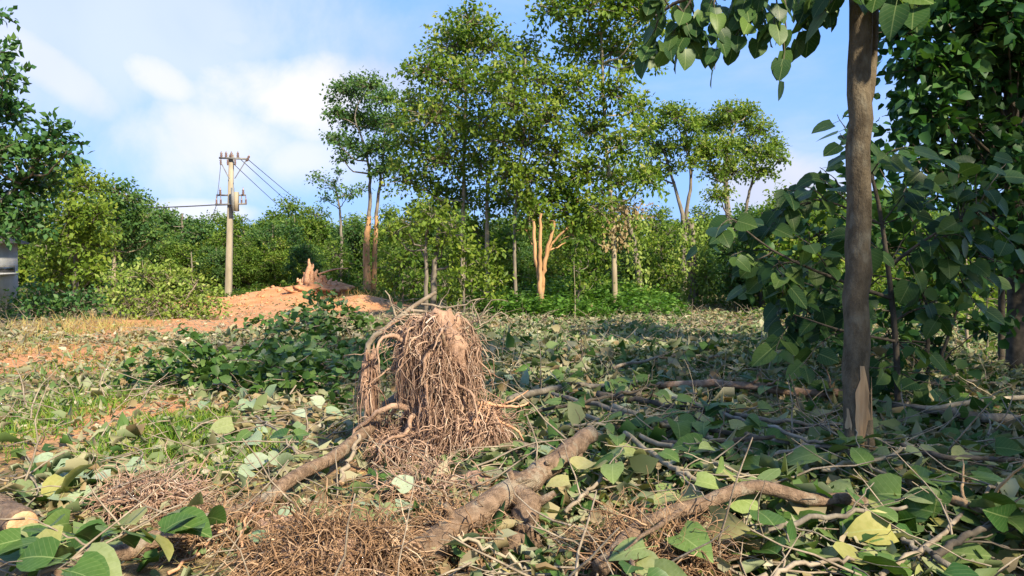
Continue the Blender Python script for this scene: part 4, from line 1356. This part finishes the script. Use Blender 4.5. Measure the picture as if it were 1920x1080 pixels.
log('stick', 'forked upright stick by the long brown root', [gnd(640, 905, .04), gnd(655, 860, .16), gnd(672, 815, .28)], .022, .014, M['bark_twig'], sides=7, cat='stick', knobs=2)


def cut_branch(label, pts, r0, r1, nleaf, mat, size=.17, sub=4, group=None, lm=None, cat='branch', flat=.25):
    pts = [np.array(p, float) for p in pts]
    base = pts[0].copy()
    t = thing('cut_branch', label, cat, base, group)
    g = Geo()
    k = 18
    p = limb(g, pts, r0 * 1.25, r1 * 1.25, k, 9, wob=.010, rough=.16, cap=True)
    fr = []
    for s in range(sub):
        i = int(rng.integers(4, k - 1))
        dv = unit(p[i] - p[i - 1]) * .7 + rng.normal(size=3) * [.6, .6, .25] + [0, 0, .12]
        ln = rng.uniform(.25, .55)
        e1, e2 = p[i] + dv * ln * .5, p[i] + dv * ln
        for e in (e1, e2):
            e[2] = max(e[2], float(hgt(e[0], e[1])) + .04)
        fr += leafy_twig(g, [p[i] - unit(e1 - p[i]) * r1, e1, e2], max(r1 * .6, .006), .003, max(1, nleaf // sub), size, .05)
    obj('stem', g, mat, t, smooth=True)
    for (P, L, N, s_) in fr:
        L = unit(L * [1, 1, flat * 2])
        N = unit(np.array([0, -.25, 1.0]) + rng.normal(size=3) * .45)
        P = np.array(P)
        zf = float(hgt(P[0], P[1]))
        P[2] = min(max(P[2], zf + .05), zf + .30)
        m_ = lm or 'big_ground'
        put_leaf(LV[m_][int(rng.integers(6))], P, L, N, s_, t, base)
    return t


def gp(px, py, z):
    q = gnd(px, py, z + .12)
    return q


cut_branch('grey forked branch reaching out from the side of the uprooted stump', [gp(955, 750, .10), gp(1040, 728, .12), gp(1110, 722, .12), gp(1200, 738, .08)], .030, .018, 16, M['bark_grey'])
cut_branch('dark branch sloping away behind the grey forked one', [gp(1120, 738, .10), gp(1200, 752, .06), gp(1330, 778, .04)], .028, .018, 12, M['twig_dark'])
cut_branch('straight pale branch lying across dark green leaves', [gp(1150, 762, .14), gp(1230, 790, .12), gp(1310, 815, .10), gp(1410, 848, .05)], .022, .014, 18, M['bark_pale'])
cut_branch('thin pale branch running down to the thick crooked branch', [gp(1172, 812, .14), gp(1240, 862, .14), gp(1290, 890, .13), gp(1335, 912, .12)], .016, .012, 14, M['bark_pale'], lm='big_yellow')
cut_branch('thick crooked branch with torn roots, ending in a blunt cut', [gp(1620, 942, .08), gp(1500, 932, .12), gp(1400, 912, .18), gp(1310, 945, .18), gp(1210, 985, .14), gp(1125, 1065, .08)], .028, .034, 16, M['bark_log'])
cut_branch('heavy pole-like branch lying beyond the tall trunk', [gp(1990, 800, .08), gp(1850, 780, .10), gp(1760, 770, .10), gp(1672, 762, .10)], .038, .028, 16, M['bark_grey'])
cut_branch('slim branch resting over the heavy pole-like one', [gp(1990, 742, .12), gp(1850, 752, .16), gp(1740, 766, .16)], .022, .016, 12, M['bark_pale'])
cut_branch('split yellow-wooded branch among the big leaves', [gp(1775, 930, .10), gp(1850, 958, .08), gp(1985, 1005, .06)], .020, .022, 14, M['bark_strip'])
cut_branch('dark thin branch sunk in the big leaves by the split one', [gp(1665, 985, .07), gp(1730, 1035, .07), gp(1830, 1085, .05)], .012, .014, 16, M['bark_grey'])
cut_branch('reddish log-like branch stretched behind the tall trunk', [gp(1230, 722, .06), gp(1380, 722, .10), gp(1500, 735, .10), gp(1598, 735, .10)], .030, .036, 12, M['root'])
cut_branch('thin branch propped against the foot of the tall trunk', [gp(1430, 860, .03), gp(1520, 835, .08), gp(1600, 850, .12), gp(1690, 905, .06)], .011, .009, 14, M['bark_twig'])
cut_branch('bent twiggy branch beneath the yellowing leaves', [gp(1060, 960, .03), gp(1120, 900, .10), gp(1160, 850, .14)], .010, .008, 18, M['bark_twig'], size=.16, lm='big_yellow')
cut_branch('leafy bough tip with light green leaves at the bottom of the heap', [gp(1400, 1090, .05), gp(1500, 1060, .10), gp(1600, 1050, .10)], .011, .007, 20, M['bark_twig'], size=.2)
cut_branch('leafy cut bough spread over the deep litter past the blunt-cut branch', [gp(1650, 1080, .05), gp(1760, 1000, .08), gp(1880, 900, .08)], .012, .008, 22, M['bark_twig'], size=.2)
cut_branch('leafy bough beside the sawn orange-faced log', [gp(60, 1085, .05), gp(150, 1040, .12), gp(210, 1000, .12)], .010, .007, 20, M['bark_twig'], size=.19)
cut_branch('small leafy branch dropped on the open soil beside the grass', [gp(560, 850, .04), gp(520, 810, .08), gp(480, 780, .06)], .008, .006, 12, M['bark_twig'], size=.17)
cut_branch('dark bare stick standing up out of the drying leaves', [gp(1075, 700, .0), gnd(1092, 690, .15) + [0, 0, .15], gnd(1088, 690, .15) + [0, 0, .42]], .010, .004, 4, M['twig_dark'], size=.12, sub=1)

WHERE = ['beside the grey forked branch', 'over the straight pale branch', 'between the tall trunk and the stump', 'under the heavy pole-like branch', 'behind the reddish log-like branch', 'in the deep litter before the herbs',
         'by the foot of the young broad-leaved tree', 'across the pale upturned leaves', 'past the thick crooked branch', 'among the torn big leaves', 'beneath the split branch', 'next to the slim branch', 'long and straight from stump to trunk', 'slanting down past the wilting leaves', 'alongside the dark sloping branch']
for i_, (xa, ya, xb, yb, r_, mt) in enumerate([(1010, 770, 1240, 720, .014, 'twig_dark'), (1240, 830, 1560, 790, .016, 'twig_dark'), (1330, 770, 1590, 850, .013, 'bark_grey'), (1650, 830, 1900, 860, .018, 'twig_dark'), (1150, 690, 1420, 670, .016, 'bark_twig'),
                                               (980, 660, 1180, 640, .014, 'bark_twig'), (1660, 740, 1820, 700, .014, 'twig_dark'), (1060, 800, 1230, 770, .010, 'bark_pale'), (1420, 1000, 1700, 950, .014, 'bark_grey'), (1540, 880, 1790, 830, .012, 'bark_pale'),
                                               (1750, 1040, 1920, 940, .016, 'twig_dark'), (1720, 720, 1930, 725, .016, 'bark_grey'), (1020, 735, 1480, 830, .020, 'bark_grey'), (1100, 780, 1420, 900, .018, 'bark_pale'), (1250, 745, 1600, 800, .018, 'bark_grey')]):
    mx_, my_ = (xa + xb) / 2 + rng.uniform(-20, 20), (ya + yb) / 2 + rng.uniform(-14, 14)
    cut_branch(('dark' if mt == 'twig_dark' else 'pale' if mt == 'bark_pale' else 'greyish') + ' slender cut branch lying ' + WHERE[i_], [gp(xa, ya, .08), gp(mx_, my_, .13), gp(xb, yb, .07)], r_, r_ * .6, 10, M[mt], size=.15)

# the green heap of cut boughs in front of the dirt mound
for lab, px, py, n in [('leafy cut boughs heaped highest in the green brush heap', 560, 640, 30), ('cut bough trailing off the green brush heap toward the stump', 670, 650, 24), ('cut bough at the dusty end of the green brush heap', 470, 655, 24),
                       ('cut bough poking from the back of the green brush heap', 620, 612, 20), ('low spread of cut leaves between the brush heap and the grass', 370, 690, 16), ('cut leafy tops lying low in front of the brush heap', 520, 700, 14)]:
    c = gnd(px, py, .3)
    base = np.array([c[0], c[1], float(hgt(c[0], c[1]))])
    t = thing('brush_heap', lab, 'branches', base, 'cut boughs of the green brush heap')
    w, cr = Geo(), Geo()
    for _ in range(n):
        st = base + [rng.normal(0, .45), rng.normal(0, .35), rng.uniform(.02, .3)]
        P = grow(st[None], np.array([[rng.normal(), rng.normal() * .6, rng.uniform(0, .8)]]), 6, .12, .1, .2, .02)
        strands(w, P, np.linspace(.012, .004, 7)[None], 4)
        nl = 30
        f = rng.integers(1, 7, nl)
        q = P[0][f] + rng.normal(size=(nl, 3)) * .06
        q[:, 2] = np.maximum(q[:, 2], hgt(q[:, 0], q[:, 1]) + .02)
        L = rng.normal(size=(nl, 3))
        L[:, 2] = L[:, 2] * .5 - .2
        leaves(cr, q, L, [0, -.2, 1.0] + rng.normal(size=(nl, 3)) * .55, rng.uniform(.08, .17, nl), LEAF6, np.clip(rng.normal(.5, .28, nl), 0, 1))
    obj('stem', w, M['bark_twig'], t, smooth=True)
    o = obj('foliage', cr, leaf_mat('heap_leaf', [(0, G(.035, .085, .018)), (.5, G(.075, .15, .032)), (.85, G(.16, .24, .075)), (1, G(.29, .32, .18))], .28, .42) if 'heap_leaf' not in bpy.data.materials else bpy.data.materials['heap_leaf'], t)
    o['kind'] = 'stuff'

# loose big leaves on top of the litter
def loose(n, px0, px1, py0, py1, kind, label, group, size):
    for _ in range(n):
        c = gnd(rng.uniform(px0, px1), rng.uniform(py0, py1), .1)
        zz = float(hgt(c[0], c[1])) + rng.uniform(.07, .17)
        N = np.array([0, -.3, 1.0]) + rng.normal(size=3) * .45
        L = rng.normal(size=3) * [1, 1, .2]
        o = put_leaf(LV[kind][int(rng.integers(6))], (c[0], c[1], zz), L, N, size * rng.uniform(.75, 1.2), name='fallen_leaf')
        tag(o, label, 'leaf', group)


loose(75, 1330, 1930, 800, 1085, 'big_ground', 'big torn-off green leaf lying loose round the foot of the tall trunk', 'loose green leaves round the tall trunk', .20)
loose(34, 1000, 1500, 640, 900, 'big_pale', 'big leaf lying pale silvery underside up among cut branches', 'pale upturned leaves among the branches', .18)
loose(26, 1020, 1260, 800, 960, 'big_yellow', 'yellowing big leaf wilting under the raised end of the propped log', 'yellowing leaves by the propped log', .16)
loose(30, 930, 1250, 650, 740, 'big_pale', 'wilted grey-green leaf beside the grey forked branch', 'wilted leaves by the forked branch', .19)
loose(22, 0, 240, 900, 1080, 'big_ground', 'big green leaf lying round the orange-faced sawn log', 'green leaves round the sawn log', .21)
loose(20, 380, 680, 740, 900, 'big_pale', 'pale wilted leaf lying on the open soil beside the long root', 'pale leaves on the open soil', .15)
loose(12, 80, 240, 860, 940, 'big_pale', 'dry whitish leaf curled at the edge of the grass patch', 'whitish leaves by the grass', .18)

loose(16, 480, 900, 900, 1075, 'big_pale', 'wilted pale leaf caught on the brown hair roots', 'leaves caught on the hair roots', .13)
loose(10, 640, 900, 870, 1000, 'big_ground', 'green leaf fallen between the stump and the root mat', 'leaves between stump and root mat', .15)

# soil clods
for lab, px, py, z, r in [('large clod of pinkish red soil beside the hair roots', 525, 985, .10, (.13, .11, .09)), ('clod of soil fallen from the root mat', 745, 1050, .06, (.06, .05, .045)),
                          ('small clod beside the grass patch', 530, 640 + 240, .03, (.05, .05, .035)), ('round clod at the end of the long grass', 235, 862, .04, (.06, .05, .04)),
                          ('lump of earth under the propped log', 905, 905, .10, (.16, .13, .10))]:
    c = gnd(px, py, z)
    base = np.array([c[0], c[1], float(hgt(c[0], c[1]))])
    o = obj('soil_clod', lump((0, 0, r[2] * .7), r, int(px), .5, 14), M['soil_red'], smooth=True)
    o.location = base
    tag(o, lab, 'clod')

g = Geo()
for _ in range(300):
    x_, y_ = -10.0 + rng.normal(0, 2.2), 32.5 + rng.normal(0, 2.0)
    r_ = .02 + .08 * rng.random() ** 3
    lm_ = lump((x_, y_, float(hgt(x_, y_)) + r_ * .3), (r_ * rng.uniform(.8, 1.4), r_, r_ * .8), int(rng.integers(0, 200)), .8, 5)
    g.add(lm_.v[0], None, lm_.q[0])
tag(obj('soil_crumbs', g, M['soil_orange']), 'loose crumbs of orange soil strewn over the dirt mound', 'soil', kind='stuff')

# ------------------------------------------------------------------ far things: broken stump, log, pole, house
c = at(585, 578, 32)
c[2] = float(hgt(c[0], c[1]))
t = thing('broken_stump', 'splintered orange stump sticking up from the dirt mound', 'stump', c)
g = Geo()
for dx, h_, r_, ln in [(-.12, 1.45, .15, .0), (-.02, 1.2, .12, .06), (.1, .95, .13, .12), (-.25, .8, .11, -.1), (.28, .75, .14, .12), (.45, .62, .14, .15), (.62, .5, .13, .2), (-.4, .5, .12, -.2), (.85, .4, .13, .2), (.35, .5, .2, 0)]:
    limb(g, [c + [dx, rng.uniform(-.15, .15), -.1], c + [dx + ln * .4, 0, h_ * .5], c + [dx + ln, rng.uniform(-.1, .1), h_ * .85]], r_ * 1.2, r_ * .22, 8, 7, wob=.035, rough=.5)
limb(g, [c + [.3, -.1, .6], c + [.9, 0, .80], c + [1.5, 0, .84]], .045, .02, 6, 5)
obj('splinters', g, M['root_orange'], t)
obj('root_ball', lump(c + [.3, .1, .0], (1.1, .6, .30), 31, .7), M['soil_orange'], t, smooth=True)
log('log', 'dark log end lying against the dirt mound by the splintered stump', [at(572, 592, 27), at(590, 580, 27), at(608, 570, 27.4)], .13, .10, M['bark_grey'])

YP = 38
pb = at(428, 562, YP)
pb[2] = float(hgt(pb[0], pb[1])) - .2
pt = at(434, 290, YP)
t = thing('utility_pole', 'pale concrete utility pole with crossarms and insulators', 'utility pole', pb)
g = Geo()
V = []
for z_, p_, rr in ((0, pb, .15), (.5, (pb + pt) / 2, .125), (1, pt, .10)):
    for sx, sy in ((-1, -.8), (-.8, -1), (.8, -1), (1, -.8), (1, .8), (.8, 1), (-.8, 1), (-1, .8)):
        V.append(p_ + [sx * rr, sy * rr, 0])
Q = [(i * 8 + j, i * 8 + (j + 1) % 8, (i + 1) * 8 + (j + 1) % 8, (i + 1) * 8 + j) for i in range(2) for j in range(8)]
obj('pole', g.add(np.array(V), None, Q + [(16, 17, 22, 23), (17, 18, 21, 22), (18, 19, 20, 21)]), M['concrete'], t)


def box_between(a, c_, w_, h_):
    a, c_ = np.asarray(a, float), np.asarray(c_, float)
    d_ = unit(c_ - a)
    s_ = unit(np.cross(d_, [0, 0, 1.0])) * w_ / 2
    u_ = np.cross(s_ / (w_ / 2), d_) * h_ / 2
    V = [p_ + i * s_ + j * u_ for p_ in (a, c_) for i, j in ((-1, -1), (1, -1), (1, 1), (-1, 1))]
    return np.array(V), [(0, 1, 2, 3), (7, 6, 5, 4), (0, 4, 5, 1), (1, 5, 6, 2), (2, 6, 7, 3), (3, 7, 4, 0)]


def arm(pa, pc, y=-.2, w_=.09, h_=.09):
    g = Geo()
    V, Q = box_between(at(*pa, YP + y), at(*pc, YP + y), w_, h_)
    return obj('crossarm', g.add(V, None, Q), M['steel'], t)


def insul(px, py, h_=.34, r_=.075, y=-.2, tilt=0.0, mat='porcelain'):
    q = at(px, py, YP + y)
    zz = np.array([0, .03, .06, .10, .14, .18, .22, .28, .30, h_])
    rr = np.array([.025, .025, r_, r_ * .6, r_ * .95, r_ * .55, r_ * .85, r_ * .5, r_ * .4, .01])
    P = np.stack([q[0] + tilt * zz, np.full(10, q[1]), q[2] + zz], -1)
    g = Geo()
    strands(g, P[None], rr[None], 9)
    return obj('insulator', g, M[mat], t, smooth=True)


arm((411, 296), (466, 298))
for px in (415, 424, 434, 446):
    insul(px, 297)
insul(462, 303, tilt=.5)
for px in (414, 427, 441):       # suspension insulators under the arm
    insul(px, 310, .30, .06)
arm((404, 384), (462, 382))
arm((406, 366), (460, 366), .0, .08, .08)
arm((436, 352), (437, 396), -.45, .1, .14)
for px in (406, 414, 453, 461):
    insul(px, 384, .50, .06)
insul(413, 366, .4, .07)
insul(456, 366, .4, .07)
g = Geo()
V, Q = box_between(at(442, 360, YP - .3), at(442, 396, YP - .3), .24, .24)
obj('switch_box', g.add(V, None, Q), M['concrete'], t)
g = Geo()
limb(g, [at(412, 300, YP - .2), at(430, 335, YP - .22)], .025, .025, 3, 5)
limb(g, [at(462, 300, YP - .2), at(440, 335, YP - .22)], .025, .025, 3, 5)
obj('brace', g, M['steel'], t)


def wire(label, a, c_, sag, r_=.018):
    a, c_ = np.array(a, float), np.array(c_, float)
    tt = np.linspace(0, 1, 24)[:, None]
    P = a * (1 - tt) + c_ * tt
    P[:, 2] -= (4 * tt * (1 - tt))[:, 0] * sag
    g = Geo()
    strands(g, P[None], r_, 5)
    o = obj('power_line', g, M['wire'])
    return tag(o, label, 'wire', 'wires strung from the utility pole')


WL = 'thin power line running from the top crossarm off over the wood'
wire(WL, at(464, 298, YP - .2), at(690, 470, 110), .4)
wire(WL, at(446, 294, YP - .2), at(660, 470, 110), .4)
wire(WL, at(424, 294, YP - .2), at(630, 470, 110), .4)
wire('lower power line running from the pole toward the dark broad-leaved tree', at(404, 384, YP - .2), at(-120, 372, 46), .35, .03)
wire('slack service wire hanging from the lower crossarm', at(406, 384, YP - .2), at(384, 425, 46), .2, .016)
wire('jumper wire looping down between the two crossarms', at(415, 296, YP - .22), at(407, 372, YP - .22), .1, .014)

# house at the edge
YH = 24
hx1 = (34 - 960) / FPX * (YH + 5)
hb = np.array([hx1 - 3, YH + 2.5, float(hgt(hx1, YH)) - .1])
t = thing('house', 'small pale grey house half hidden behind the dark broad-leaved tree', 'house', hb)


def box(x0, x1, y0, y1, z0, z1):
    V = np.array([(x, y, z) for z in (z0, z1) for x, y in ((x0, y0), (x1, y0), (x1, y1), (x0, y1))], float)
    return Geo().add(V, None, [(3, 2, 1, 0), (4, 5, 6, 7), (0, 1, 5, 4), (1, 2, 6, 5), (2, 3, 7, 6), (3, 0, 4, 7)])


obj('wall', box(hx1 - 6, hx1, YH, YH + 5, hb[2], 2.5), M['plaster'], t)
gr = Geo()
V = np.array([(hx1 - 6.4, YH - .4, 2.45), (hx1 + .4, YH - .4, 2.45), (hx1 + .4, YH + 5.4, 2.45), (hx1 - 6.4, YH + 5.4, 2.45), (hx1 - 3, YH - .4, 3.5), (hx1 - 3, YH + 5.4, 3.5)])
obj('roof', gr.add(V, [(0, 1, 4), (2, 3, 5)], [(1, 2, 5, 4), (3, 0, 4, 5), (3, 2, 1, 0)]), M['roof'], t)
wz = at(10, 505, YH + 4.5)[2]
wi = obj('window', box(hx1 + .003, hx1 + .05, YH + 3.3, YH + 4.75, wz - .12, wz + .14), M['steel'], t)
obj('pane', box(hx1 + .052, hx1 + .06, YH + 3.4, YH + 4.65, wz - .06, wz + .08), M['glass_dark'], wi, off=t.location)
obj('window_sill', box(hx1 + .002, hx1 + .12, YH + 3.2, YH + 4.85, wz - .2, wz - .125), M['plaster'], wi, off=t.location)
